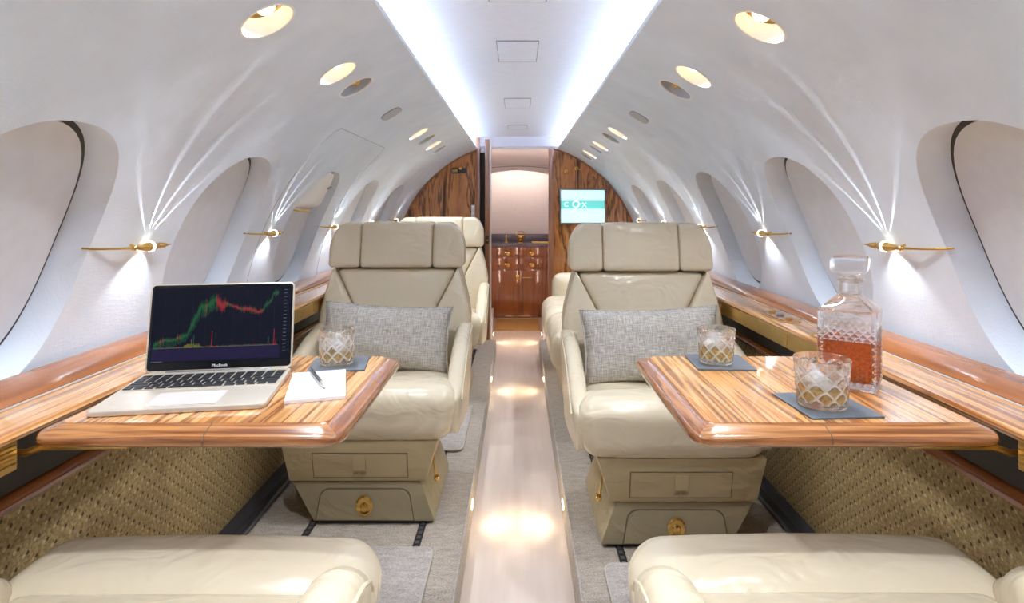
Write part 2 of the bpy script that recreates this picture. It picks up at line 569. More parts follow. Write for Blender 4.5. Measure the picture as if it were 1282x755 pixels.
REVEAL = [(0.001, 0.002), (0.004, 0.008), (0.008, 0.018), (0.013, 0.032), (0.017, 0.046), (0.019, 0.054), (0.022, 0.060)]
LAMP_R = 0.055
FIX = {-1: [('light', 0.25), ('light', 0.72), ('light', 1.18), ('light', 1.64), ('air', 1.83), ('speaker', 2.34), ('light', 2.98), ('air', 3.24), ('light', 3.52), ('air', 3.78)],
       1: [('light', 0.25), ('light', 0.75), ('light', 1.22), ('light', 1.68), ('air', 1.87), ('speaker', 2.43), ('light', 2.95), ('air', 3.16), ('light', 3.57), ('air', 3.78), ('light', 4.1), ('air', 4.3)]}
LAMP_S = R * math.acos(0.493 / R)
for side, nm in ((-1, 'left'), (1, 'right')):
    mb = MB(); norm = set()
    edges = [Y0, WIN_Y[0] - 0.3575] + [WIN_Y[k] + 0.3575 for k in range(5)] + [YB]
    for k in range(len(edges) - 1):
        a, b = edges[k], edges[k + 1]
        hole = (WIN_Y[k - 1], WCS, WHW, WHH, 2.35, REVEAL) if 1 <= k <= 5 else None
        wall_cell(mb.bm, side, a, b, S_LOW, S_MID, hole, norm, 26)
    holes = [y for t, y in FIX[side] if t != 'speaker']
    cuts = [Y0] + [(a + b) / 2 for a, b in zip(holes, holes[1:])] + [YB]
    for k, hy in enumerate(holes):
        lo, hi = max(cuts[k], hy - 0.25), min(cuts[k + 1], hy + 0.25)
        if lo > cuts[k] + 1e-6: wall_cell(mb.bm, side, cuts[k], lo, S_MID - 0.0015, S_TOP, None, norm, 12)
        if hi < cuts[k + 1] - 1e-6: wall_cell(mb.bm, side, hi, cuts[k + 1], S_MID - 0.0015, S_TOP, None, norm, 12)
        wall_cell(mb.bm, side, lo, hi, S_MID - 0.0015, S_TOP, (hy, LAMP_S, LAMP_R, LAMP_R, 2.0, [(0, 0.004)]), norm, 12)
    # rolled lip and the shelf of the light cove
    e = cyl(side, 0, S_TOP)
    prof = [(e.x, e.z), (e.x - side * 0.004, e.z + 0.004), (e.x - side * 0.004, e.z + 0.010), (e.x, e.z + 0.014), (e.x + side * 0.085, e.z + 0.012), (e.x + side * 0.085, 1.60)]
    rr = [[mb.bm.verts.new((x, y, z)) for x, z in prof] for y in (Y0, YB)]
    for i in range(len(prof) - 1):
        mb.bm.faces.new((rr[0][i], rr[1][i], rr[1][i + 1], rr[0][i + 1]))
    mb.bm.verts.ensure_lookup_table(); mb.bm.verts.index_update()
    keep = {v.index for v in norm}
    for f in mb.bm.faces:
        c = f.calc_center_median()
        f.normal_update()
        want = Vector((-c.x, 0, ZC - c.z)) if c.z < e.z + 0.002 else Vector((-side * 0.5, 0, 0.2))
        if f.normal.dot(want) < 0: f.normal_flip()
    w = mb.build('wall_' + nm, M['wall'], auto=None, recalc=False)
    me = w.data
    ns = []
    for i, v in enumerate(me.vertices):
        if i in keep:
            ns.append(Vector((-v.co.x, 0, ZC - v.co.z)).normalized())
        else:
            ns.append(Vector(me.vertex_normals[i].vector))
    me.normals_split_custom_set_from_vertices(ns)
    struct(w)
    # LED strip lying in the cove
    st = MB()
    x0, x1 = e.x + side * 0.040, e.x + side * 0.056
    st.box(min(x0, x1), max(x0, x1), Y0 + 0.05, YB - 0.02, e.z + 0.0135, e.z + 0.019, 0.001)
    o = st.build('cove_light_strip', M['led'])
    tag(o, f'long white glowing light strip hidden in the {nm} edge of the ceiling', 'light strip', 'cove light strips')

# shades
def oval_patch(bm, side, cy, cs, hw, hh, dep, p=2.35, n=72, rings=10, edge=0.006):
    rr = [[bm.verts.new(cyl(side, cy, cs, dep))]]
    for k in range(1, rings + 1):
        t = k / rings
        rr.append([bm.verts.new(cyl(side, cy + e[0] * t, cs + e[1] * t, dep)) for e in (sup(2 * PI * i / n, hw, hh, p) for i in range(n))])
    rr.append([bm.verts.new(cyl(side, cy + e[0], cs + e[1], dep + edge)) for e in (sup(2 * PI * i / n, hw, hh, p) for i in range(n))])
    for i in range(n):
        bm.faces.new((rr[0][0], rr[1][i], rr[1][(i + 1) % n]))
    for a, b in zip(rr[1:], rr[2:]):
        for i in range(n):
            bm.faces.new((a[i], a[(i + 1) % n], b[(i + 1) % n], b[i]))
wn = 0
for side, nm in ((-1, 'left'), (1, 'right')):
    for k, wy in enumerate(WIN_Y):
        wn += 1
        g = MB(); oval_patch(g.bm, side, wy, WCS, WHW - 0.0205, WHH - 0.0205, 0.0575)
        win = struct(g.build(f'window_{wn}', M['gasket']))
        g = MB(); oval_patch(g.bm, side, wy, WCS, WHW - 0.0315, WHH - 0.0315, 0.0525, edge=0.005)
        g.build('shade', M['shade'], win)

# ceiling
mb = MB()
xs = [-0.405, -0.34, -0.25, -0.12, 0, 0.12, 0.25, 0.34, 0.405]
zs = [1.560, 1.563, 1.568, 1.572, 1.573, 1.572, 1.568, 1.563, 1.560]
rr = [[mb.bm.verts.new((x, y, z)) for x, z in zip(xs, zs)] for y in (Y0, YB)]
for i in range(8): mb.bm.faces.new((rr[0][i], rr[0][i + 1], rr[1][i + 1], rr[1][i]))
up = [[mb.bm.verts.new((x, y, 1.60)) for x in (-0.405, 0.405)] for y in (Y0, YB)]
mb.bm.faces.new((up[0][0], up[1][0], up[1][1], up[0][1]))
ceil = struct(mb.build('ceiling', M['ceil']))
tn = 0
for (a, b, h) in ((1.20, 1.60, 0.076), (1.98, 2.26, 0.070), (3.02, 3.30, 0.068), (4.0, 4.2, 0.066)):
    tn += 1
    mb = MB().box(-h, h, a, b, 1.5695, 1.5745, 0.0008)
    t_ = struct(mb.build(f'trim_{tn}', M['ceil']))
    mb = MB()
    for x in (-h, h): mb.box(x - 0.0011, x + 0.0011, a, b, 1.5692, 1.573)
    for y in (a, b): mb.box(-h, h, y - 0.0011, y + 0.0011, 1.5692, 1.573)
    mb.build('seam', M['line'], t_)

# seam of the escape hatch round the third window on the left
def wall_line(side, pts, r=0.0012, dep=0.0003):
    return [cyl(side, y, s, dep) for y, s in pts]
tn += 1
pts = [(2.07, 0.08 + 0.68 * i / 20) for i in range(21)] + [(2.075, 0.80), (2.10, 0.828)] + [(2.10 + 0.68 * i / 12, 0.828) for i in range(1, 13)] + [(2.80, 0.815), (2.81, 0.78)] + [(2.81, 0.78 - 0.70 * i / 20) for i in range(1, 21)]
mb = MB().tube(wall_line(-1, pts), 0.0013, 6)
struct(mb.build(f'trim_{tn}', M['line']))

# floors: sunken aisle and the two carpeted platforms
AZ, AX = -0.12, 0.165
mb = MB().box(-0.40, 0.40, Y0, 6.75, AZ - 0.03, AZ)
struct(mb.build('floor', M['aisle']))
for side, nm in ((-1, 'left'), (1, 'right')):
    a, b = sorted((side * AX, side * 0.93))
    mb = MB().box(a, b, Y0, YB - 0.02, AZ + 0.001, 0, 0.010, 3)
    struct(mb.build('floor_' + nm, M['carpet']))
    # hem binding along the aisle edge
    tn += 1
    mb = MB().tube([(side * (AX + 0.004), Y0, 0.001), (side * (AX + 0.004), YB - 0.03, 0.001)], 0.003, 8)
    struct(mb.build(f'trim_{tn}', M['mat']))
    # lower side wall: dotted fabric, dark recess panel, wooden line between them
    mb = MB()
    prof = [(0.895, 0.0), (0.885, 0.12), (0.865, 0.32), (0.842, 0.52), (0.842, 0.55), (0.96, 0.55), (0.96, 0.0)]
    if side < 0: prof = [(-x, z) for x, z in prof]
    mb.prism(prof, Y0, YB - 0.01, 'y')
    struct(mb.build('wall_lower_' + nm, M['dots'], auto=30))
    tn += 1
    prof = [(0.842, 0.522), (0.826, 0.526), (0.822, 0.536), (0.830, 0.546), (0.842, 0.548)]
    if side < 0: prof = [(-x, z) for x, z in prof]
    mb = MB().prism(prof, Y0 + 0.01, YB - 0.02, 'y')
    struct(mb.build(f'trim_{tn}', M['wood_y'], auto=50))
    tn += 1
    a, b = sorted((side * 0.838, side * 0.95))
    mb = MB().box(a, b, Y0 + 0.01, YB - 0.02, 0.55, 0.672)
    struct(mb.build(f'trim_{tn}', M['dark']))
    a, b = sorted((side * 0.845, side * 0.895))
    mb = MB().box(a, b, Y0 + 0.01, YB - 0.02, 0.0, 0.05, 0.006)
    bb = struct(mb.build('baseboard_' + nm, M['rail']))
    mb = MB().box(*sorted((side * 0.838, side * 0.846)), Y0 + 0.02, YB - 0.03, 0.012, 0.022, 0.002)
    mb.build('track_groove', M['steel'], bb)
    # seat tracks in the carpet
    for xx in (0.305, 0.66):
        tn += 1
        a, b = side * xx - 0.011, side * xx + 0.011
        mb = MB().box(a, b, 0.2, 4.3, 0.0003, 0.004, 0.001)
        t_ = struct(mb.build(f'trim_{tn}', M['rail']))
        mb = MB()
        for k in range(150):
            mb.box(side * xx - 0.006, side * xx + 0.006, 0.22 + k * 0.027, 0.235 + k * 0.027, 0.0038, 0.0046)
        mb.build('track_studs', M['steel'], t_)
# wall behind the viewer
mb = MB()
pts = [(R * math.cos(t), ZC + R * math.sin(t)) for t in [i * PI / 40 for i in range(41)]]
pts = [(0.93, -0.15)] + pts + [(-0.93, -0.15)]
mb.prism(pts, Y0 - 0.03, Y0, 'y')
struct(mb.build('wall_back', M['lav'], auto=40))

# forward bulkheads
def arch_x(z): return math.sqrt(max(0, R * R - (z - ZC) ** 2))
for side, nm, xin in ((-1, 'left', 0.318), (1, 'right', 0.275)):
    ztop = ZC + math.sqrt(R * R - xin * xin)
    t0 = math.asin((-0.12 - ZC) / R); t1 = math.asin((ztop - ZC) / R)
    arc = [(side * R * math.cos(t0 + (t1 - t0) * i / 40), ZC + R * math.sin(t0 + (t1 - t0) * i / 40)) for i in range(41)]
    pts = [(side * xin, AZ)] + arc
    mb = MB().prism(pts, YB, YB + 0.04, 'y')
    w = struct(mb.build('wall_front_' + nm, M['rose'], auto=30))
    # thin pale lining along the arch
    mb = MB()
    for i in range(8, 40):
        pass
    tn += 1
    mb.tube([(p[0] * 0.994, YB - 0.004, ZC + (p[1] - ZC) * 0.994) for p in arc[14:]], 0.006, 8)
    struct(mb.build(f'trim_{tn}', M['jamb']))
# jambs of the doorway: wood edge, dark pocket of the sliding door, inner wood strip, bright metal edge
def jamb(x0, x1, y0, y1, z1, m, bev=0.003):
    global tn
    tn += 1
    return struct(MB().box(x0, x1, y0, y1, AZ, z1, bev).build(f'trim_{tn}', M[m]))
jamb(-0.322, -0.292, YB - 0.02, YB + 0.06, 1.56, 'jamb')
jamb(-0.292, -0.253, YB + 0.045, YB + 0.06, 1.55, 'dark')
p_ = jamb(-0.253, -0.217, YB - 0.02, YB + 0.06, 1.55, 'jamb')
jamb(-0.217, -0.205, YB - 0.015, YB + 0.05, 1.53, 'silver')
jamb(0.238, 0.278, YB - 0.02, YB + 0.06, 1.475, 'jamb')
# header between jambs, joining the ceiling
tn += 1
mb = MB().box(-0.40, 0.40, YB + 0.001, YB + 0.03, 1.495, 1.60)
struct(mb.build(f'trim_{tn}', M['lav']))
# strike plate and door pull in the pocket
o = tag(MB().box(-0.289, -0.256, YB + 0.01, YB + 0.045, 1.45, 1.475, 0.004).build('door_guide', M['white']), 'small white guide block at the top of the dark sliding door slot', 'door hardware')
o = thing('door_latch', 'small dark latch on the inner wooden strip of the doorway', 'latch', (-0.235, YB - 0.02, 0.77))
MB().box(-0.012, 0.012, -0.006, 0.0, -0.03, 0.03, 0.002).build('plate', M['rail'], o)
MB().lathe([(0, 0), (0.008, 0), (0.01, 0.015), (0.006, 0.03), (0, 0.031)], 16, Matrix.Rotation(PI / 2, 4, 'X')).build('knob', M['gold'], o)
o = thing('switch_plate', 'tall white switch plate on the left bulkhead beside the doorway', 'switch', (-0.345, YB, 0.955))
MB().box(-0.013, 0.013, -0.006, 0, -0.085, 0.085, 0.003).build('plate', M['white'], o)
for k in range(3):
    MB().box(-0.007, 0.007, -0.009, -0.005, -0.06 + k * 0.045, -0.03 + k * 0.045, 0.002).build('button', M['silver'], o)

# vestibule and galley beyond the doorway
tn += 1
struct(MB().box(-0.42, 0.42, YB + 0.03, 6.7, 1.48, 1.52).build('ceiling_galley', M['lav']))
for side, nm in ((-1, 'left'), (1, 'right')):
    a, b = sorted((side * 0.37, side * 0.40))
    struct(MB().box(a, b, YB + 0.06, 6.7, AZ, 1.50).build('wall_galley_' + nm, M['lav']))
struct(MB().box(-0.40, 0.40, 6.72, 6.75, AZ, 1.50).build('wall_galley_back', M['lav']))
pts = [(-0.37, 1.483), (-0.37, 1.365)] + [(-0.37 + 0.74 * i / 24, 1.365 + 0.055 * (1 - (2 * i / 24 - 1) ** 2)) for i in range(1, 24)] + [(0.37, 1.365), (0.37, 1.483)]
tn += 1
struct(MB().prism(pts, 6.42, 6.44, 'y').build(f'trim_{tn}', M['lav'], auto=30))
pts = [(-0.37 + 0.74 * i / 24, 1.435 + 0.03 * (1 - (2 * i / 24 - 1) ** 2)) for i in range(25)]
tn += 1
struct(MB().tube([(x, 6.418, z) for x, z in pts], 0.004, 6).build(f'trim_{tn}', M['line']))
for side, nm in ((-1, 'left'), (1, 'right')):  # unseen glowing strips added behind the jambs to brighten the galley
    a, b = sorted((side * 0.345, side * 0.368))
    tag(MB().box(a, b, YB + 0.075, YB + 0.095, 0.25, 1.42, 0.002).build('jamb_fill_strip', emit('jamb_led', (255, 240, 226), 6.0)), f'added unseen upright fill strip behind the {nm} door jamb', 'light strip', 'added jamb fill strips')
tag(MB().box(-0.34, 0.34, 6.46, 6.50, 1.44, 1.455, 0.002).build('galley_light_strip', M['ledwarm']), 'arched glowing light strip above the galley back panel', 'light strip')

gal = thing('galley_cabinet', 'reddish wooden galley cabinet with gold knobs beyond the doorway', 'cabinet', (0.015, 6.2, AZ))
MB().box(-0.31, 0.31, 0.012, 0.42, 0, 0.735, 0.003).build('carcass', M['galley'], gal)
for sx in (-1, 1):
    for (z0, z1) in ((0.625, 0.73), (0.50, 0.615)):
        a, b = sorted((sx * 0.012, sx * 0.30))
        dr = MB().box(a, b, 0, 0.014, z0, z1, 0.004).build('drawer', M['galley'], gal)
        for dz in (0.018, -0.018):
            pass
        MB().lathe([(0, -0.032), (0.011, -0.03), (0.016, -0.022), (0.009, -0.012), (0.012, 0), (0, 0)], 18, Matrix.Translation((sx * 0.125 - 0.01, 0, (z0 + z1) / 2)) @ Matrix.Rotation(-PI / 2, 4, 'X')).build('knob', M['gold'], dr)
        MB().lathe([(0, -0.003), (0.02, -0.003), (0.022, 0), (0, 0)], 18, Matrix.Translation((sx * 0.125 + 0.012, 0, (z0 + z1) / 2 - 0.012)) @ Matrix.Rotation(-PI / 2, 4, 'X')).build('lock_plate', M['gold'], dr)
    a, b = sorted((sx * 0.006, sx * 0.30))
    dr = MB().box(a, b, 0, 0.014, 0.03, 0.49, 0.004).build('door', M['galley'], gal)
    if sx < 0:
        MB().box(-0.03, 0.0, -0.03, 0.0, 0.39, 0.45, 0.006).build('latch', M['gold'], dr)
    else:
        MB().tube([(0.03, -0.02, 0.42), (0.13, -0.02, 0.42)], 0.005, 10).build('handle', M['gold'], dr)
MB().box(-0.14, 0.13, -0.004, 0.012, 0.012, 0.022, 0.002).build('kick_strip', M['gold'], gal)
MB().box(-0.33, 0.33, -0.015, 0.42, 0.735, 0.765, 0.004).build('worktop', M['counter'], gal)
MB().box(-0.33, 0.33, 0.40, 0.43, 0.765, 0.85, 0.003).build('backsplash', M['counter'], gal)
CZ = AZ + 0.765
t = thing('ice_bucket', 'small golden bowl at the middle of the galley worktop', 'bowl', (0.03, 6.32, CZ))
MB().lathe([(0, 0), (0.028, 0), (0.024, 0.01), (0.045, 0.06), (0.048, 0.085), (0.043, 0.083), (0.036, 0.03), (0, 0.02)], 24).build('bowl', M['gold'], t)
MB().tube([(-0.046, 0, 0.08), (-0.03, 0, 0.125), (0.03, 0, 0.125), (0.046, 0, 0.08)], 0.004, 8).build('handle', M['gold'], t)
t = thing('galley_tap', 'small golden tap on the left of the galley worktop', 'tap', (-0.12, 6.34, CZ))
MB().lathe([(0, 0), (0.018, 0), (0.016, 0.012), (0.009, 0.02), (0.008, 0.07), (0, 0.072)], 18).build('stem', M['brass'], t)
MB().tube([(0, 0, 0.065), (0, -0.02, 0.085), (0, -0.06, 0.085), (0, -0.075, 0.07)], 0.006, 10).build('spout', M['brass'], t)
t = tag(MB().prism([(-0.08, -0.04), (0.08, -0.04), (0.09, 0.04), (-0.09, 0.04)], 0, 0.018, 'z', 0.004).build('serving_tray', M['brass']), 'flat golden tray on the right of the galley worktop', 'tray')
t.location = (0.235, 6.30, CZ)
t = tag(MB().box(-0.225, 0.20, -0.25, 0.25, 0.0, 0.012, 0.005).build('door_mat', M['goldcarpet']), 'golden brown mat on the floor before the galley cabinet', 'mat')
t.location = (0.01, 5.80, AZ)
# flared ends of the platforms in the doorway
for side in (-1, 1):
    tn += 1
    pts = [(side * 0.17, YB - 0.02), (side * 0.17, YB - 0.35), (side * 0.13, YB - 0.05), (side * 0.235, 6.15), (side * 0.37, 6.15), (side * 0.37, YB - 0.02)]
    mb = MB().prism([(side * 0.21, YB + 0.05), (side * 0.245, 6.15), (side * 0.368, 6.15), (side * 0.368, YB + 0.05)], AZ + 0.001, -0.01, 'z', 0.004)
    struct(mb.build(f'trim_{tn}', M['lav']))

# things on the bulkheads
t = thing('bulkhead_screen', 'pale turquoise display screen on the right wooden bulkhead', 'screen', (0.5035, YB, 1.03))
MB().box(-0.178, 0.178, -0.022, 0, -0.135, 0.135, 0.006).build('housing', M['steel'], t)
MB().box(-0.167, 0.167, -0.024, -0.0215, -0.124, 0.124, 0.0005).build('display', emit('screen_pale', (186, 234, 240), 0.40), t)
MB().box(-0.167, 0.167, -0.0248, -0.0235, -0.018, 0.044, 0.0002).build('teal_band', emit('screen_teal', (96, 192, 186), 0.38), t)
wh = emit('screen_white', (252, 255, 255), 0.5)
RX = Matrix.Rotation(PI / 2, 4, 'X')
text_mesh('lettering', 'C', 0.052, wh, t, Matrix.Translation((-0.128, -0.0252, 0.013)) @ RX)
text_mesh('lettering', 'O', 0.078, wh, t, Matrix.Translation((-0.052, -0.0252, 0.013)) @ RX)
text_mesh('lettering', 'X', 0.052, wh, t, Matrix.Translation((0.012, -0.0252, 0.010)) @ RX)
MB().tube([(-0.09 + 0.01 * i, -0.0255, -0.052 + 0.07 * (i / 9.0) ** 0.6 - 0.012 * math.sin(i * 0.7)) for i in range(10)], [0.001 + 0.002 * math.sin(PI * i / 9) for i in range(10)], 6).build('swash', emit('screen_swash', (226, 246, 248), 0.45), t)
MB().tube([(-0.02 + 0.007 * i, -0.0255, -0.041 + 0.004 * math.sin(i * 2.1)) for i in range(20)], 0.0011, 6).build('script', emit('screen_script', (150, 200, 204), 0.35), t)

t = thing('coat_light', 'dark gold fixture near the top of the left bulkhead', 'fixture', (-0.455, YB, 1.315))
MB().box(-0.055, 0.055, -0.012, 0, -0.03, 0.012, 0.004).build('plate', M['rail'], t)
MB().lathe([(0, -0.03), (0.012, -0.028), (0.017, -0.014), (0.02, 0), (0, 0)], 18, Matrix.Translation((0.015, -0.005, 0.01)) @ Matrix.Rotation(-PI / 2, 4, 'X')).build('lamp', M['gold'], t)
MB().box(-0.05, -0.01, -0.02, -0.01, -0.02, 0.002, 0.004).build('hook', M['brass'], t)
for i, (x, z, lb) in enumerate(((0.375, 1.30, 'lower of the two small gold hooks on the right bulkhead, nearer the doorway'), (0.455, 1.325, 'upper of the two small gold hooks on the right bulkhead, farther from the doorway'))):
    t = thing('coat_hook', lb, 'hook', (x, YB, z), 0, 'gold hooks on the right bulkhead')
    MB().lathe([(0, -0.008), (0.016, -0.007), (0.019, 0), (0, 0)], 18, Matrix.Rotation(-PI / 2, 4, 'X')).build('rosette', M['gold'], t)
    MB().tube([(0, -0.006, 0), (0.012, -0.03, -0.006), (0.022, -0.04, -0.018), (0.03, -0.034, -0.004)], [0.005, 0.005, 0.005, 0.006], 8).build('hook', M['gold'], t)

# ------------------------------------------------------------------ ceiling fixtures
def frame_at(side, y, s):
    """matrix at a point of the lining: local z points out of the cabin through the lining"""
    p = cyl(side, y, s)
    z = Vector((p.x, 0, p.z - ZC)).normalized()
    x = Vector((0, 1, 0))
    yv = z.cross(x)
    m = Matrix(((x.x, yv.x, z.x, p.x), (x.y, yv.y, z.y, p.y), (x.z, yv.z, z.z, p.z), (0, 0, 0, 1)))
    return m
ORD = ['nearest', 'second', 'third', 'fourth', 'fifth', 'sixth', 'seventh']
def place(o, m):
    o.matrix_world = m
    o.location = m.translation
    o.rotation_euler = m.to_euler()
def cup_lathe(mb, prof, tiltv, n=40):
    """rings of (radius, depth, shift) whose centres drift towards tiltv as they go deeper"""
    rr = []
    for r, z in prof:
        c = tiltv * z
        rr.append([(c.x + r * math.cos(2 * PI * i / n), c.y + r * math.sin(2 * PI * i / n), z) for i in range(n)])
    mb.loft(rr, False)
counts = {}
for side, nm in ((-1, 'left'), (1, 'right')):
    vis = {'light': 0, 'air': 0}
    for kind, y in FIX[side]:
        m = frame_at(side, y, LAMP_S)
        # direction that is straight up in this frame
        upl = m.to_3x3().inverted() @ Vector((0, 0, 1))
        tv = Vector((upl.x / upl.z, upl.y / upl.z, 0)) * 0.75
        if kind == 'light':
            if y < 1.0:
                lb = f'round recessed ceiling light on the {nm} side, {"farthest behind" if y < 0.5 else "just behind"} the viewer'
            else:
                lb = f'round warm recessed ceiling light on the {nm} side, {ORD[vis["light"]]} from the viewer'
                vis['light'] += 1
            t = thing('recessed_light', lb, 'light', group='recessed ceiling lights')
            place(t, m)
            mb = MB(); cup_lathe(mb, [(LAMP_R + 0.004, -0.001), (LAMP_R + 0.002, -0.0025), (LAMP_R - 0.002, -0.002), (LAMP_R - 0.003, 0.002)], Vector((0, 0, 0)))
            mb.build('trim_ring', M['white'], t)
            mb = MB(); cup_lathe(mb, [(LAMP_R - 0.003, 0.001), (LAMP_R - 0.005, 0.015), (LAMP_R - 0.010, 0.03)], tv)
            mb.build('collar', M['white'], t)
            mb = MB(); cup_lathe(mb, [(LAMP_R - 0.010, 0.03), (LAMP_R - 0.020, 0.037), (0.022, 0.041), (0.001, 0.042)], tv)
            mb.build('reflector', M['gold'], t)
            c = tv * 0.055
            MB().lathe([(0, 0.050), (0.010, 0.051), (0.017, 0.056), (0.019, 0.062), (0.012, 0.074), (0, 0.078)], 24, Matrix.Translation((c.x * 0.45, c.y * 0.45, -0.038))).build('bulb', M['lamp'], t)
            lpos = tv * 0.004
            aim = (m.to_3x3().inverted() @ Vector((0, 0, -1)))
            light('lamp_beam', 'SPOT', (lpos.x, lpos.y, 0.004), 6.0, (236, 243, 252), t, aim, 0.016, 118, 0.8)
        elif kind == 'air':
            lb = f'round gold-centred air outlet on the {nm} side, {ORD[vis["air"]]} from the viewer'
            vis['air'] += 1
            t = thing('air_outlet', lb, 'air vent', group='round air outlets')
            place(t, m)
            mb = MB(); cup_lathe(mb, [(LAMP_R + 0.004, -0.001), (LAMP_R + 0.002, -0.0025), (LAMP_R - 0.002, -0.002), (LAMP_R - 0.003, 0.002)], Vector((0, 0, 0)))
            mb.build('trim_ring', M['white'], t)
            mb = MB(); cup_lathe(mb, [(LAMP_R - 0.003, 0.001), (LAMP_R - 0.006, 0.018), (LAMP_R - 0.014, 0.034), (0.001, 0.036)], tv)
            mb.build('cup', M['greyplast'], t)
            c = tv * 0.03
            MB().lathe([(0, 0.012), (0.006, 0.011), (0.010, 0.016), (0.017, 0.019), (0.021, 0.026), (0.019, 0.036), (0, 0.036)], 24, Matrix.Translation((c.x * 0.6, c.y * 0.6, -0.007))).build('nozzle', M['gold'], t)
        else:
            t = thing('speaker_grille', f'grey rounded speaker grille in the {nm} ceiling curve', 'speaker')
            place(t, m)
            pts = [sup(2 * PI * i / 40, 0.052, 0.032, 3.2) for i in range(40)]
            pts = [(y_, x_) for x_, y_ in pts]
            MB().prism([(p[1] * 0.95, p[0] * 1.25) for p in pts], -0.003, 0.001, 'z', 0.001).build('grille', M['greyplast'], t)
            MB().loft([[(p[1] * k * 0.95, p[0] * k * 1.25, z) for p in pts] for k, z in ((1.05, 0.001), (1.05, -0.0025), (1.0, -0.0035), (0.98, -0.002))], False).build('rim', M['line'], t)

# ------------------------------------------------------------------ wall sconces
SC_Y = [1.41 + 0.72 * k for k in range(5)]
SC_S = R * math.asin((0.935 - ZC) / R)
for side, nm in ((-1, 'left'), (1, 'right')):
    for k, y in enumerate(SC_Y):
        lb = f'slender gold wall lamp on a thin rail, {ORD[k]} from the viewer on the {nm} wall'
        t = thing('wall_sconce', lb, 'wall lamp', group='gold wall lamps between the windows')
        m = frame_at(side, y, SC_S)
        place(t, m)
        # local x runs forward, local z out through the lining; the lamp stands 1.6 cm off it
        off = -0.017
        RXm = Matrix.Translation((0, 0, off)) @ Matrix.Rotation(PI / 2, 4, 'Y')
        MB().lathe([(0, -0.062), (0.005, -0.06), (0.0065, -0.055), (0.005, -0.052), (0.008, -0.03), (0.0115, -0.005), (0.0115, 0.012), (0.008, 0.03), (0.0055, 0.034), (0.0075, 0.040), (0.0065, 0.055), (0.003, 0.072), (0, 0.095)], 20, RXm).build('body', M['gold'], t)
        MB().lathe([(0.0115, -0.002), (0.0125, 0.0), (0.0125, 0.006), (0.0115, 0.008)], 20, RXm).build('lens', M['lens'], t)
        MB().tube([(-0.055, 0, off), (-0.10, 0, off + 0.004), (-0.15, 0, off + 0.012), (-0.19, 0.0, off + 0.022)], [0.0032, 0.0026, 0.0026, 0.0022], 8).build('rail', M['gold'], t)
        for dx in (-0.045, 0.045):
            MB().tube([(dx, 0, off), (dx, 0, 0.0)], 0.003, 8).build('bracket', M['gold'], t)
        # local y is up or down the lining depending on the side
        upv = m.to_3x3().inverted() @ Vector((0, 0, 1))
        uy = 1 if upv.y > 0 else -1
        fan = [(-0.75, 0.030, 0.55), (-0.22, 0.026, 1.0), (0.20, 0.026, 1.0), (0.62, 0.028, 0.7)]
        for a, tilt, e_ in fan:
            d = Vector((math.sin(a), uy * math.cos(a), -0.04))
            light('ray', 'SPOT', (0.006, uy * 0.014, off), 1.1 * e_, (240, 246, 255), t, d, 0.0012, 74, 1.0, (0.07 + 0.015 * k, 1, 1))
        d = Vector((0, -uy, 0.22))
        light('down_wash', 'SPOT', (0.004, -uy * 0.014, off - 0.004), 0.4, (244, 246, 255), t, d, 0.004, 105, 0.6)

# escape-hatch handle cover in the head of the third left window
t = thing('hatch_handle_cover', 'glossy white handle cover in the top of the third window on the left', 'cover')
mb = MB()
n = 30
rings = []
for k in range(13):
    f = k / 12
    ss = 0.455 + f * (WCS + WHH - 0.012 - 0.455)
    hw = (WHW - 0.014) * max(0.0, 1 - (abs(ss - WCS) / (WHH - 0.010)) ** 2.35) ** (1 / 2.35)
    row = []
    for i in range(n + 1):
        u = 2 * i / n - 1
        dep = 0.046 - 0.042 * (1 - u ** 4) * min(1, f * 6 + 0.25) ** 0.5
        row.append(cyl(-1, WIN_Y[2] + u * hw, ss, dep))
    rings.append([mb.bm.verts.new(p) for p in row])
for a, b in zip(rings, rings[1:]):
    for i in range(n): mb.bm.faces.new((a[i], a[i + 1], b[i + 1], b[i]))
mb.bm.faces.new(rings[0] + [mb.bm.verts.new(cyl(-1, WIN_Y[2] + 0.15, 0.455, 0.052)), mb.bm.verts.new(cyl(-1, WIN_Y[2] - 0.15, 0.455, 0.052))])
mb.build('cover', M['white'], t)
MB().tube([cyl(-1, WIN_Y[2] - 0.17, 0.452, 0.03), cyl(-1, WIN_Y[2] - 0.10, 0.45, 0.012), cyl(-1, WIN_Y[2] + 0.0, 0.45, 0.006)], 0.005, 8).build('pull', M['brass'], t)
MB().tube([cyl(-1, WIN_Y[2] + 0.06, 0.56, 0.006), cyl(-1, WIN_Y[2] + 0.13, 0.56, 0.014)], 0.006, 8).build('finger_slot', M['steel'], t)

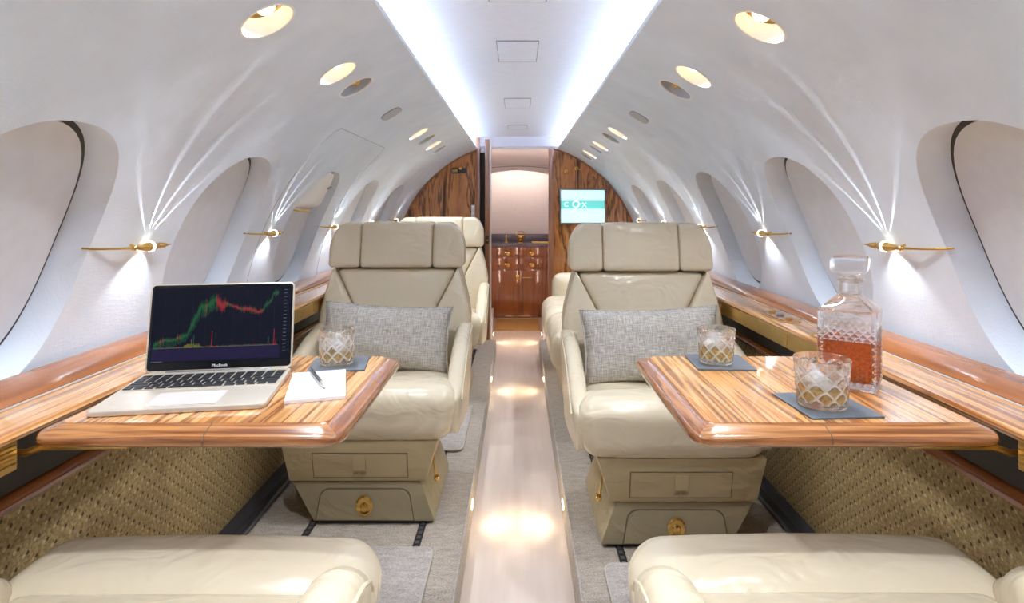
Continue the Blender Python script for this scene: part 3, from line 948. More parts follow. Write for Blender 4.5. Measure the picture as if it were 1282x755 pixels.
# ------------------------------------------------------------------ side ledges
TY0, TY1 = 0.905, 1.395                    # the span where the table slides out
for side, nm in ((-1, 'left'), (1, 'right')):
    t = thing('side_ledge', f'glossy striped wooden ledge along the {nm} wall', 'ledge', (side * 0.85, 0, 0.68))
    def X(v): return side * v - side * 0.85
    prof = [(X(0.770), -0.018), (X(0.765), -0.010), (X(0.768), -0.002), (X(0.776), 0.0), (X(0.868), 0.0), (X(0.868), -0.018)]
    MB().prism(prof, Y0 + 0.02, YB - 0.015, 'y').build('top', M['wood'], t, auto=50)
    prof = [(X(0.866), -0.004), (X(0.862), 0.004), (X(0.868), 0.012), (X(0.905), 0.026), (X(0.930), 0.030), (X(0.938), 0.022), (X(0.938), -0.004)]
    MB().prism(prof, Y0 + 0.02, YB - 0.015, 'y').build('molding', M['wood_y'], t, auto=50)
    prof = [(X(0.868), 0.0003), (X(0.8685), 0.0022), (X(0.862), 0.0022), (X(0.861), 0.0003)]
    MB().prism(prof, Y0 + 0.02, YB - 0.015, 'y').build('inlay_strip', M['silver'], t, auto=50)
    for (a, b) in ((Y0 + 0.02, TY0 + 0.02), (TY1 + 0.02, YB - 0.015)):
        x0, x1 = sorted((X(0.772), X(0.784)))
        f = MB().box(x0, x1, a, b, -0.064, -0.018, 0.003).build('fascia', M['brass'], t)
        mb = MB()
        x0, x1 = sorted((X(0.769), X(0.773)))
        for zz in (-0.055, -0.048, -0.041, -0.034, -0.027):
            if a < 0: mb.box(x0, x1, a, b - 0.004, zz, zz + 0.003, 0.0008)
        if a < 0: mb.build('vent_slats', M['brass'], f)
        for q in range(6):
            yy = a + 0.3 + q * 0.55
            if yy < b - 0.1:
                MB().box(*sorted((X(0.770), X(0.7735))), yy, yy + 0.012, -0.055, -0.024, 0.001).build('joint_clip', M['gold'], f)
    # control panel let into the ledge ahead of the table
    pts = [sup(2 * PI * i / 40, 0.036, 0.10, 3.0) for i in range(40)]
    c = MB().prism([(X(0.815) + p[0], 1.86 + p[1]) for p in pts], 0.0, 0.003, 'z', 0.001).build('control_panel', M['gold'], t)
    MB().prism([(X(0.815) + p[0] * 0.8, 1.86 + p[1] * 0.9) for p in pts], 0.0028, 0.0042, 'z', 0.0006).build('panel_inlay', M['wood_y'], c)
    for q in range(3):
        MB().lathe([(0, 0.004), (0.011, 0.004), (0.011, 0.008), (0.008, 0.010), (0, 0.010)], 18, Matrix.Translation((X(0.815), 1.80 + q * 0.06, 0))).build('button', M['steel' if q == 1 else 'brass'], c)
    # cup holder near the wall
    MB().lathe([(0.040, 0.0005), (0.042, 0.003), (0.037, 0.004), (0.034, 0.0012)], 32, Matrix.Translation((X(0.815), 1.58, 0))).build('cup_holder', M['gold'], t)
    MB().lathe([(0, 0.0008), (0.035, 0.0012), (0.035, 0.0004), (0, 0.0004)], 32, Matrix.Translation((X(0.815), 1.58, 0))).build('cup_holder_lid', M['wood_x'], t)

# ------------------------------------------------------------------ pull-out tables
TZ = 0.68
def rrect(x0, x1, y0, y1, r, n=8):
    pts = []
    for cx, cy, a0 in ((x1 - r, y1 - r, 0), (x0 + r, y1 - r, PI / 2), (x0 + r, y0 + r, PI), (x1 - r, y0 + r, 1.5 * PI)):
        for i in range(n + 1):
            a = a0 + PI / 2 * i / n
            pts.append((cx + r * math.cos(a), cy + r * math.sin(a)))
    return pts
def make_table(side, label):
    t = thing('pull_out_table', label, 'table', (side * 0.512, 1.157, TZ))
    hx, hy = 0.243, 0.242
    b = 0.034
    # bullnose rim: a closed loop of profile rings round the outline
    mb = MB()
    prof = [(0.0, 0.0), (0.10, 0.0), (0.16, -0.0006), (0.78, -0.0085), (0.90, -0.0115), (0.98, -0.0165), (1.0, -0.020), (0.94, -0.0255), (0.8, -0.029), (0.0, -0.030)]
    rings = []
    for f, z in prof:
        ins = b * (1 - f)
        r = 0.034 - ins * 0.6
        rings.append([(x, y, z) for x, y in rrect(-hx + ins, hx - ins, -hy + ins, hy - ins, r)])
    mb.loft(rings, True)
    for f in mb.bm.faces:
        c = f.calc_center_median()
        if abs(c.x) - hx > abs(c.y) - hy: f.material_index = 1
    mb.build('edge_molding', [M['wood_x'], M['wood_edge']], t, auto=60)
    ins = b * 0.93
    MB().prism(rrect(-hx + ins, hx - ins, -hy + ins, hy - ins, 0.016), -0.004, 0.0006, 'z').build('tabletop', M['wood'], t, auto=30)
    # fold line of the leaf
    x = side * -0.03
    MB().box(x - 0.0006, x + 0.0006, -hy + b, hy - b, -0.003, 0.0007).build('fold_line', M['seam'], t)
    mb = MB()
    for f, z in ():
        pass
    MB().tube([(x, -hy + b * (1 - f) - 0.0004, z + 0.0003) for f, z in prof[1:9]], 0.0006, 6).build('fold_line', M['seam'], t)
    # slide arms under the outer end
    for yy in (-0.215, 0.215):
        a = MB().tube([(side * 0.10, yy, -0.033), (side * 0.235, yy, -0.036), (side * 0.262, yy, -0.046), (side * 0.30, yy, -0.046)], 0.006, 10).build('slide_arm', M['brass'], t)
    MB().box(*sorted((side * 0.05, side * 0.20)), -0.18, 0.18, -0.040, -0.030, 0.004).build('underframe', M['rail'], t)
    return t
make_table(-1, 'glossy wooden pull-out table on the left carrying the open laptop')
make_table(1, 'glossy wooden pull-out table on the right carrying the decanter')

# ------------------------------------------------------------------ armchairs
def make_chair(label, cx, y0, rot, ais, arm_up=0.0, recline=0.0, arm_back=0.0):
    """local: front of the pedestal at y=0 looking to -y; ais = +1/-1 is the aisle side in x"""
    t = thing('armchair', label, 'armchair', (cx, y0, 0), rot, 'cream leather cabin armchairs')
    def A(a, w): return (-w, a) if ais > 0 else (-a, w)          # (x of left edge, x of right edge) from aisle and window extents
    def ring(a, w, ya, yb, z):
        l, r = A(a, w)
        return [(l, ya, z), (r, ya, z), (r, yb, z), (l, yb, z)]
    # pedestal: lower plinth leaning out to the aisle, upper box flaring upwards
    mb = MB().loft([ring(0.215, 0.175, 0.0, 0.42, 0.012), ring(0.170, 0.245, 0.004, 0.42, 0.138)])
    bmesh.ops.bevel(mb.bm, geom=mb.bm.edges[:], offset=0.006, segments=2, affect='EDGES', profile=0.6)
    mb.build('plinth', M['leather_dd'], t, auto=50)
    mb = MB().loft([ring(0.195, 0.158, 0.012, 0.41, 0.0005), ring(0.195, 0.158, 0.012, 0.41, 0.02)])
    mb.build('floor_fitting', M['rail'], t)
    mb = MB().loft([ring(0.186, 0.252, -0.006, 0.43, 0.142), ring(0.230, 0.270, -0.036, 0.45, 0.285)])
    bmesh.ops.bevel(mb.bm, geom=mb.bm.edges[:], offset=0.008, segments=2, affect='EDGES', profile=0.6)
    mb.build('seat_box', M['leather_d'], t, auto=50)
    l, r = A(0.19, 0.19)
    # front drawers follow the lean of the two fronts
    def lean_panel(poly, zbase, slope, y_at, th):
        lo = [(x, y_at - slope * (z - zbase) - th, z) for x, z in poly]
        hi = [(x, y_at - slope * (z - zbase) + 0.004, z) for x, z in poly]
        return lo, hi
    def panel(name, poly, zbase, slope, y_at, th, m):
        lo, hi = lean_panel(poly, zbase, slope, y_at, th)
        mb = MB()
        a = [mb.bm.verts.new(p) for p in lo]; b = [mb.bm.verts.new(p) for p in hi]
        n = len(a)
        mb.bm.faces.new(a)
        for i in range(n): mb.bm.faces.new((a[i], b[i], b[(i + 1) % n], a[(i + 1) % n]))
        es = [e for e in mb.bm.edges if all(v in a for v in e.verts)]
        bmesh.ops.bevel(mb.bm, geom=es, offset=min(0.003, th * 0.8), segments=2, affect='EDGES')
        return mb.build(name, M[m], t, auto=50)
    sh = -ais * 0.02
    # upper life-vest drawer
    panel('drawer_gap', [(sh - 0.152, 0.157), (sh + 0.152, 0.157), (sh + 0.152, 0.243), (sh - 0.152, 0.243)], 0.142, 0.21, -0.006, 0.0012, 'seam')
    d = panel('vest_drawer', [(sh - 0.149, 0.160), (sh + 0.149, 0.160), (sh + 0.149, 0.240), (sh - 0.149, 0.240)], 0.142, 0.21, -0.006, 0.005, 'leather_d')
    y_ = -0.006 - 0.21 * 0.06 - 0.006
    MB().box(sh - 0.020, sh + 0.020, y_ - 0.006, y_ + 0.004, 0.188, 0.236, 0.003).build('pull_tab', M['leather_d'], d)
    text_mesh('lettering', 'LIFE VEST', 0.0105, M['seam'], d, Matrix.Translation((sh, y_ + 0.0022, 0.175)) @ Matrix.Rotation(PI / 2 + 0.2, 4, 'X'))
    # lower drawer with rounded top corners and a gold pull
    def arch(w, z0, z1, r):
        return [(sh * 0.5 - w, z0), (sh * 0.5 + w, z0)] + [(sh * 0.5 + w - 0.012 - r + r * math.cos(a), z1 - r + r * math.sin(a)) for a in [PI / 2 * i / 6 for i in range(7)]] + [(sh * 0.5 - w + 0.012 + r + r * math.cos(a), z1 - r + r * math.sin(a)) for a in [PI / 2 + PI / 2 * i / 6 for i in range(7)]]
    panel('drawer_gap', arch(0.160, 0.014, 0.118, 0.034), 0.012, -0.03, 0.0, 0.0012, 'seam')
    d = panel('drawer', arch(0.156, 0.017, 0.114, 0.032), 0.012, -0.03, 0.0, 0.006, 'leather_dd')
    Mk = Matrix.Translation((sh * 0.5, -0.006, 0.066)) @ Matrix.Rotation(-PI / 2, 4, 'X') @ Matrix.Diagonal((1, 1.2, 1, 1))
    MB().lathe([(0, 0.0), (0.024, 0.0), (0.027, -0.003), (0.022, -0.006), (0.016, -0.003), (0, -0.002)], 28, Mk).build('pull', M['gold'], d)
    MB().lathe([(0, -0.006), (0.010, -0.0055), (0.014, -0.002), (0, 0.0)], 20, Mk @ Matrix.Translation((0, 0.004, 0))).build('latch_button', M['gold'], d)
    # aisle side release lever
    lx = ais * 0.212
    mb = MB().tube([(ais * 0.208, 0.03, 0.245), (ais * 0.206, 0.035, 0.19), (ais * 0.214, 0.03, 0.145)], 0.0035, 8)
    lv = mb.build('release_lever', M['brass'], t)
    MB().lathe([(0, -0.012), (0.007, -0.009), (0.009, 0), (0.006, 0.01), (0, 0.012)], 14, Matrix.Translation((ais * 0.216, 0.028, 0.14))).build('lever_knob', M['gold'], lv)
    # seat: main cushion, and the fat front roll
    mb = MB()
    def cush(x0, x1, y0_, y1_, z0, z1, r, cr, n=12):
        c = Vector(((x0 + x1) / 2, (y0_ + y1_) / 2, (z0 + z1) / 2))
        mb.rbox(Vector(((x1 - x0) / 2, (y1_ - y0_) / 2, (z1 - z0) / 2)), r, cr, n, lambda p: p + c)
    if recline: cush(-0.242, 0.242, 0.075, 0.44, 0.285, 0.450, 0.035, (0, 0, 0.012))
    else: cush(-0.242, -0.002, 0.075, 0.44, 0.285, 0.424 + (0.026 if recline else 0), 0.035, (0, 0, 0.012))
    if not recline: cush(0.002, 0.242, 0.075, 0.44, 0.285, 0.424 + (0.026 if recline else 0), 0.035, (0, 0, 0.012))
    mb.build('seat_cushion', M['leather'], t, auto=None)
    mb = MB()
    def rollwarp(p):
        q = p + Vector((0, 0.012, 0.367))
        k = (q.z - 0.28) / 0.18
        q.y += 0.03 * (1 - k) * (1 if p.y < 0 else 0)        # front face falls back towards the bottom
        q.x *= 0.94 + 0.06 * min(1, max(0, k * 1.4))
        return q
    mb.rbox(Vector((0.288, 0.096, 0.090)), 0.060, (0.006, 0.004, 0.012), 16, rollwarp)
    mb.build('seat_roll', M['leather'], t, auto=None)
    # armrests: leather wings that fall towards the front
    def arm(sx, name):
        mb = MB()
        x0, x1 = 0.248, 0.303
        top = [(-0.015, 0.430), (0.02, 0.452), (0.08, 0.486), (0.16, 0.520), (0.26, 0.552), (0.36, 0.572), (0.43, 0.578)]
        bot = [(-0.012, 0.300), (0.02, 0.290), (0.08, 0.285), (0.16, 0.270), (0.26, 0.255), (0.36, 0.245), (0.43, 0.245)]
        rings = []
        if arm_back:
            x0, x1 = 0.226, 0.306
            top = [(-0.015, 0.462), (0.012, 0.488), (0.06, 0.503), (0.14, 0.512), (0.25, 0.52), (0.36, 0.528), (0.43, 0.532)]
        top = [(arm_back + p[0] * (1 - arm_back / 0.43), p[1]) for p in top]
        bot = [(arm_back + p[0] * (1 - arm_back / 0.43), p[1]) for p in bot]
        for i, ((ya, za), (yb, zb)) in enumerate(zip(top, bot)):
            za += arm_up * (1 if i > 0 else 0.6)
            w = (x1 - x0) / 2 * (0.75 if i == 0 else 1.0)
            cx_ = (x0 + x1) / 2
            rr_ = []
            N_ = 10
            for k in range(N_ + 1):
                a = PI * k / N_
                rr_.append((sx * (cx_ + w * math.cos(a)), ya, za - w * 0.85 + w * 0.85 * math.sin(a)))
            rr_ += [(sx * (cx_ - w * 0.95), yb, (za + zb) / 2), (sx * (cx_ - w * 0.8), yb, zb), (sx * (cx_ + w * 0.5), yb, zb), (sx * (cx_ + w * 0.95), yb, (za * 0.6 + zb * 0.4))]
            rings.append(rr_)
        # rounded nose in front
        f0 = rings[0]
        cz = sum(p[2] for p in f0) / len(f0); cxm = sx * 0.2755
        nose = []
        for k, (sc_, dy) in enumerate(((0.35, -0.026), (0.75, -0.020), (0.94, -0.009))):
            nose.append([(cxm + (p[0] - cxm) * sc_, p[1] + dy, cz + (p[2] - cz) * sc_) for p in f0])
        mb.loft(nose + rings)
        a_ = mb.build(name, M['leather'], t, auto=70)
        # piping along the top edge
        MB().tube([(sx * 0.3035, p[0], p[1] - 0.022 + arm_up) for p in top], 0.0028, 6).build('piping', M['leather'], a_)
        return a_
    arm(1, 'armrest'); arm(-1, 'armrest')
    # back: reclined shell, centre panel with V seams, two wings, headrest of three pads
    def yf(z): return 0.375 + 0.20 * (z - 0.42)
    def half(z): return 0.272 + 0.022 * math.sin(PI * min(1, max(0, (z - 0.40) / 0.375)) ) - 0.022 * max(0, (z - 0.60) / 0.175)
    def vin(z): return 0.150 + 0.088 * max(0, (z - 0.605) / 0.170)
    mb = MB()
    mb.puff(lambda z: -vin(z), lambda z: vin(z), 0.40, 0.778, lambda z: yf(z) + 0.004, 0.13, 0.020, 0.010, 14)
    for sx in (-1, 1):
        if sx > 0: mb.puff(lambda z: vin(z) + 0.001, lambda z: half(z), 0.40, 0.780, lambda z: yf(z) - 0.012, 0.145, 0.022, 0.008, 14)
        else: mb.puff(lambda z: -half(z), lambda z: -vin(z) - 0.001, 0.40, 0.780, lambda z: yf(z) - 0.012, 0.145, 0.022, 0.008, 14)
    mb.build('backrest', M['leather'], t, auto=None)
    mb = MB()
    mb.puff(lambda z: -half(z) + 0.012, lambda z: half(z) - 0.012, 0.26, 0.93, lambda z: yf(z) + 0.09, 0.09, 0.03, 0.01, 12)
    mb.build('back_shell', M['leather_d'], t, auto=None)
    mb = MB()
    def hh(z): return 0.268 - 0.050 * max(0, (z - 0.83) / 0.13) ** 3
    yh = lambda z: yf(z) - 0.016
    mb.puff(lambda z: -0.142, lambda z: 0.142, 0.783, 0.962, yh, 0.12, 0.015, 0.007, 14)
    mb.puff(lambda z: 0.143, lambda z: hh(z), 0.783, 0.960, yh, 0.12, 0.018, 0.004, 14)
    mb.puff(lambda z: -hh(z), lambda z: -0.143, 0.783, 0.960, yh, 0.12, 0.018, 0.004, 14)
    mb.build('headrest', M['leather'], t, auto=None)
    if recline:                                 # lay the whole back down about its hinge
        hinge = Matrix.Translation((0, 0.44, 0.40)) @ Matrix.Rotation(-recline, 4, 'X') @ Matrix.Translation((0, -0.44, -0.40))
        for ch in t.children:
            if ch.name.split('.')[0] in ('backrest', 'back_shell', 'headrest'):
                ch.data.transform(hinge)
    return t
make_chair('cream leather armchair facing the viewer across the left table, behind the laptop', -0.481, 1.925, 0, 1)
make_chair('cream leather armchair facing the viewer across the right table, behind the decanter', 0.463, 1.79, 0, -1)
make_chair('cream leather armchair mostly hidden behind the front left armchair', -0.475, 3.17, 0, 1)
make_chair('cream leather armchair in the bottom left corner, seen from behind its seat', -0.517, 0.980, PI, -1, 0.014, 1.36, 0.105)
make_chair('cream leather armchair in the bottom right corner, seen from behind its seat', 0.475, 0.985, PI, 1, 0.012, 1.36, 0.105)

# sideways sofa behind the right armchair
sf = thing('sofa', 'low cream leather sofa along the right wall behind the right armchair', 'sofa', (0.50, 3.30, 0))
mb = MB().prism([(-0.26, -0.60), (0.24, -0.60), (0.24, 0.60), (-0.26, 0.60)], 0.0005, 0.27, 'z', 0.012)
mb.build('base', M['leather_d'], sf)
for k in range(2):
    mb = MB(); c = Vector((-0.06, -0.30 + 0.60 * k, 0.355))
    mb.rbox(Vector((0.285, 0.298, 0.10)), 0.075, (0.006, 0.004, 0.014), 14, lambda p: p + c)
    mb.build('seat_cushion', M['leather'], sf, auto=None)
for k in range(2):
    mb = MB(); c = Vector((0.18, -0.30 + 0.60 * k, 0.50))
    mb.rbox(Vector((0.065, 0.296, 0.15)), 0.05, (0.012, 0, 0.0), 12, lambda p: p + c + Vector((0.10 * p.z, 0, 0)))
    mb.build('back_cushion', M['leather'], sf, auto=None)
mb = MB(); c = Vector((-0.01, 0.66, 0.33))
mb.rbox(Vector((0.26, 0.085, 0.255)), 0.06, (0.004, 0.008, 0.006), 14, lambda p: p + c)
mb.build('armrest', M['leather'], sf, auto=None)

# ------------------------------------------------------------------ cushions on the armchairs
def make_pillow(label, loc, rot, w, h, th):
    t = tag_o = None
    mb = MB(); n = 26
    g = {}
    for sgn in (1, -1):
        for i in range(n + 1):
            for j in range(n + 1):
                u, v = 2 * i / n - 1, 2 * j / n - 1
                edge = i in (0, n) or j in (0, n)
                if edge and (i, j, 1) in g:
                    g[(i, j, sgn)] = g[(i, j, 1)]
                    continue
                prof = (max(0, 1 - abs(u) ** 2.6) * max(0, 1 - abs(v) ** 2.4)) ** 0.55
                pin = 1 - 0.055 * (1 - v * v) * abs(u) ** 3
                pin2 = 1 - 0.10 * (1 - u * u) * abs(v) ** 3
                wr = 0.004 * math.sin(7 * u + 3 * v) * math.sin(5 * v - 2 * u) * prof
                g[(i, j, sgn)] = mb.bm.verts.new((u * w / 2 * pin, sgn * (th / 2 * prof + wr), v * h / 2 * pin2))
        for i in range(n):
            for j in range(n):
                q = [g[(i, j, sgn)], g[(i + 1, j, sgn)], g[(i + 1, j + 1, sgn)], g[(i, j + 1, sgn)]]
                mb.bm.faces.new(q if sgn < 0 else q[::-1])
    o = mb.build('cushion', M['linen'], auto=None)
    tag(o, label, 'cushion', 'grey linen cushions')
    o.location = loc
    o.rotation_euler = rot
    # welted seam round the rim
    pts = []
    for i in range(n + 1): pts.append((2 * i / n - 1, -1))
    for j in range(1, n + 1): pts.append((1, 2 * j / n - 1))
    for i in range(n - 1, -1, -1): pts.append((2 * i / n - 1, 1))
    for j in range(n - 1, -1, -1): pts.append((-1, 2 * j / n - 1))
    path = [(u * w / 2 * (1 - 0.055 * (1 - v * v) * abs(u) ** 3), 0, v * h / 2 * (1 - 0.10 * (1 - u * u) * abs(v) ** 3)) for u, v in pts]
    MB().tube(path, 0.003, 6).build('welt', M['linen'], o)
    return o
make_pillow('grey linen cushion leaning on the left armchair behind the whisky glass and notepad', (-0.482, 1.925 + 0.265, 0.548), (-0.30, 0.05, 0), 0.475, 0.240, 0.125)
make_pillow('grey linen cushion leaning on the right armchair behind the right table', (0.462, 1.79 + 0.265, 0.550), (-0.30, -0.03, 0.03), 0.485, 0.255, 0.125)

# ------------------------------------------------------------------ carpet pads
for (x0, x1, y0, y1, lb) in ((-0.80, -0.250, 1.10, 1.78, 'pale carpet pad under the left table, in front of the left armchair'),
                             (0.245, 0.80, 1.10, 1.70, 'pale carpet pad under the right table, in front of the right armchair'),
                             (-0.80, -0.232, 2.50, 3.07, 'pale carpet pad behind the front left armchair')):
    o = tag(MB().prism(rrect(x0, x1, y0, y1, 0.03), 0.0052, 0.012, 'z', 0.003).build('carpet_pad', M['mat']), lb, 'mat', 'carpet pads')
    loop = rrect(x0, x1, y0, y1, 0.03)
    MB().tube([(x, y, 0.0085) for x, y in loop + loop[:1]], 0.0038, 6).build('binding', plain('pad_binding', (206, 198, 186), 0.9), o)
    if y0 > 2:
        for x_ in (): pass

# ------------------------------------------------------------------ table things
TT = TZ + 0.0007
# laptop
lt = thing('laptop', 'open silver laptop showing a dark price chart on the left table', 'laptop', (-0.599, 1.203, TT), math.radians(9.5))
LW, LD = 0.277, 0.218
mb = MB()
rings = []
for z, ins in ((0.0, 0.003), (0.001, 0.0006), (0.006, 0.0), (0.0085, 0.0012), (0.009, 0.003)):
    rings.append([(x, y, z + (0.003 * (y + LD) / LD if z > 0.005 else 0)) for x, y in rrect(-LW / 2 + ins, LW / 2 - ins, -LD + ins, 0.004 - ins, 0.012)])
mb.loft(rings)
mb.build('base', M['silver'], lt, auto=40)
ty = 0.009
slope = 0.003 / LD
def top_z(y): return ty + slope * (y + LD)
mb = MB().prism(rrect(-0.134, 0.134, -0.112, -0.016, 0.004), top_z(-0.064) - 0.001, top_z(-0.064) + 0.0006, 'z')
kb = mb.build('keyboard', M['silver'], lt)
rows = [(14, 0.011), (14, 0.017), (14, 0.017), (13, 0.017), (12, 0.017), (10, 0.014)]
yk = -0.0175
kcount = 0
for nk, hk in rows:
    tot = 0.265
    if nk == 10: ws = [1, 1, 1, 1.2, 5.2, 1.2, 1, 1, 1, 1]
    elif nk == 13: ws = [1.8] + [1] * 11 + [1.8]
    elif nk == 12: ws = [2.3] + [1] * 10 + [2.3]
    else: ws = [1] * nk
    un = tot / sum(ws)
    xk = -tot / 2
    for w_ in ws:
        MB().box(xk + 0.0018, xk + un * w_ - 0.0018, yk - hk + 0.0019, yk - 0.0012, top_z(-0.06) + 0.0004, top_z(-0.06) + 0.0020, 0.0005, 1).build('key', M['key'], kb)
        xk += un * w_; kcount += 1
    yk -= hk
mb = MB().prism(rrect(-0.056, 0.056, -0.205, -0.118, 0.004), top_z(-0.16) - 0.001, top_z(-0.16) + 0.0004, 'z')
mb.build('trackpad', plain('trackpad_glass', (206, 196, 190), 0.3), lt)
# lid, leaning back on its hinge
LL = 0.175
lid = MB().prism([(x, z) for x, z in rrect(-LW / 2, LW / 2, 0.0, LL, 0.010)], 0.0, 0.005, 'y', 0.0012).build('lid', M['silver'], lt, auto=40)
lid.location = (0, 0.001, 0.012)
lid.rotation_euler = (-math.radians(11), 0, 0)
MB().prism(rrect(-LW / 2 + 0.003, LW / 2 - 0.003, 0.004, LL - 0.003, 0.007), -0.0006, 0.0012, 'y').build('bezel', M['bezel'], lid)
SW, S0, S1 = 0.131, 0.019, LL - 0.009
disp = MB().prism([(-SW, S0), (SW, S0), (SW, S1), (-SW, S1)], -0.0010, -0.0005, 'y').build('display', emit('display_navy', (16, 19, 32), 0.4, (3, 3, 5), 0.12), lid)
text_mesh('lettering', 'MacBook', 0.0078, emit('bezel_lettering', (150, 152, 158), 0.6), lid, Matrix.Translation((0, -0.0010, 0.0105)) @ RX, 0.0001)
# the chart: candles, volume bars, indicator panel, grid, price scale
DW, DH = SW * 2, S1 - S0
def dpt(u, v): return (-SW + u * DW, S0 + v * DH)
def price(u):
    K = [(0.0, 0.24), (0.08, 0.30), (0.15, 0.30), (0.22, 0.345), (0.26, 0.37), (0.29, 0.50), (0.33, 0.63), (0.36, 0.76), (0.385, 0.72), (0.43, 0.78), (0.475, 0.85), (0.50, 0.80), (0.53, 0.74), (0.57, 0.78), (0.62, 0.74), (0.68, 0.70), (0.75, 0.70), (0.82, 0.655), (0.87, 0.66), (0.89, 0.74), (0.93, 0.80), (0.96, 0.92), (1.0, 0.92)]
    for (a, p), (b, q) in zip(K, K[1:]):
        if a <= u <= b: return p + (q - p) * (u - a) / (b - a)
    return 0.9
cols = {'green': emit('chart_green', (48, 112, 72), 0.2, (10, 14, 12)), 'red': emit('chart_red', (176, 60, 66), 0.22, (16, 8, 8)), 'yellow': emit('chart_yellow', (128, 122, 60), 0.25, (12, 12, 8)), 'indigo': emit('chart_indigo', (32, 28, 56), 0.4, (5, 4, 9)), 'grid': emit('chart_grid', (28, 33, 46), 0.4, (4, 4, 6)), 'pale': emit('chart_pale', (110, 116, 128), 0.35, (8, 8, 9))}
bars = MB(); keys = list(cols)
def bar(k, u0, u1, v0, v1, lift=0.0001):
    (x0, z0), (x1, z1) = dpt(u0, v0), dpt(u1, v1)
    n0 = len(bars.bm.faces)
    bars.box(x0, x1, -0.0012 - lift, -0.0009, min(z0, z1), max(z0, z1))
    bars.bm.faces.ensure_lookup_table()
    for f in bars.bm.faces[n0:]: f.material_index = keys.index(k)
rnd = random.Random(3)
nC = 170
for i in range(nC):
    u = 0.02 + 0.89 * i / nC
    uu = (u - 0.02) / 0.89
    p = price(uu) + rnd.uniform(-0.012, 0.012)
    h = rnd.uniform(0.01, 0.035) + (0.05 if 0.28 < uu < 0.56 else 0)* rnd.random()
    k = 'green' if (uu < 0.48 and rnd.random() < 0.88) or uu > 0.87 else 'red'
    if 0.48 <= uu <= 0.87 and rnd.random() < 0.18: k = 'green'
    bar(k, u, u + 0.0042, p - h, p + h * 0.6, 0.0003)
    bar(k, u + 0.0016, u + 0.0026, p - h * 1.9, p + h * 1.5, 0.0003)
    if uu < 0.5 and i % 2: bar('green', u, u + 0.0028, p - 0.085 - (0.06 if 0.3 < uu else 0), p - 0.03, 0.0001)
    vol = rnd.uniform(0.004, 0.02) + (0.05 * rnd.random() if 0.24 < uu < 0.37 else 0)
    bar('yellow' if 0.24 < uu < 0.38 else ('red' if rnd.random() < 0.4 else 'green'), u, u + 0.004, 0.192, 0.192 + vol, 0.0002)
for u, v, k in ((0.30, 0.36, 'green'), (0.285, 0.30, 'yellow'), (0.43, 0.40, 'red'), (0.845, 0.30, 'green'), (0.885, 0.41, 'red'), (0.90, 0.27, 'red')):
    bar(k, u, u + 0.004, 0.192, v, 0.0002)
bar('indigo', 0.01, 0.93, 0.02, 0.175)
bar('pale', 0.01, 0.92, 0.187, 0.190)
bar('pale', 0.01, 0.09, 0.012, 0.018, 0.0003)
for i in range(9): bar('grid', 0.02, 0.93, 0.24 + i * 0.085, 0.2415 + i * 0.085, 0.00005)
for i in range(9): bar('grid', 0.08 + i * 0.1, 0.081 + i * 0.1, 0.02, 0.99, 0.00005)
for i in range(18): bar('pale', 0.952, 0.975, 0.10 + i * 0.05, 0.107 + i * 0.05)
for i in range(10): bar('grid', 0.06 + i * 0.09, 0.075 + i * 0.09, 0.003, 0.012)
bars.build('chart', [cols[k] for k in keys], disp, smooth=False)
MB().tube([(-0.10, 0.003, 0.0115), (0.10, 0.003, 0.0115)], 0.0035, 10).build('hinge', M['steel'], lt)

# notepad and pen
npd = thing('notepad', 'blank white notepad on the left table beside the laptop', 'notepad', (-0.378, 1.132, TT), math.radians(16))
MB().box(-0.051, 0.051, -0.088, 0.088, 0.0, 0.007, 0.0006, 1).build('pages', M['paper'], npd)
MB().box(-0.0515, 0.0515, 0.084, 0.0886, -0.0002, 0.0074, 0.0005, 1).build('binding', plain('pad_glue_edge', (222, 222, 230), 0.6), npd)
pn = thing('pen', 'silver ballpoint pen lying across the white notepad', 'pen', (-0.384, 1.150, TT + 0.0074 + 0.0046), math.atan2(-0.117, 0.066))
RYm = Matrix.Rotation(PI / 2, 4, 'Y')
MB().lathe([(0, -0.066), (0.0028, -0.066), (0.0042, -0.058), (0.0046, 0.0), (0.0046, 0.035), (0, 0.035)], 16, RYm).build('barrel', M['steel'], pn)
MB().lathe([(0, 0.035), (0.0045, 0.035), (0.0036, 0.05), (0.0012, 0.066), (0, 0.068)], 16, RYm).build('tip', M['silver'], pn)
MB().box(-0.064, -0.02, -0.001, 0.001, 0.0045, 0.0062, 0.0004).build('clip', M['rail'], pn)

# coasters, glasses, decanter
def coaster(label, x, y, rz, s=0.120, s2=0.122):
    o = tag(MB().box(-s / 2, s / 2, -s2 / 2, s2 / 2, 0, 0.003, 0.0008).build('coaster', M['slate']), label, 'coaster', 'square slate coasters')
    o.location = (x, y, TT); o.rotation_euler = (0, 0, rz)
coaster('square grey coaster under the glass on the left table', -0.385, 1.293, math.radians(9), 0.118, 0.115)
coaster('square grey coaster under the farther glass on the right table', 0.440, 1.310, math.radians(-3), 0.122, 0.128)
coaster('square grey coaster under the nearer glass on the right table', 0.527, 1.027, math.radians(4), 0.122, 0.132)

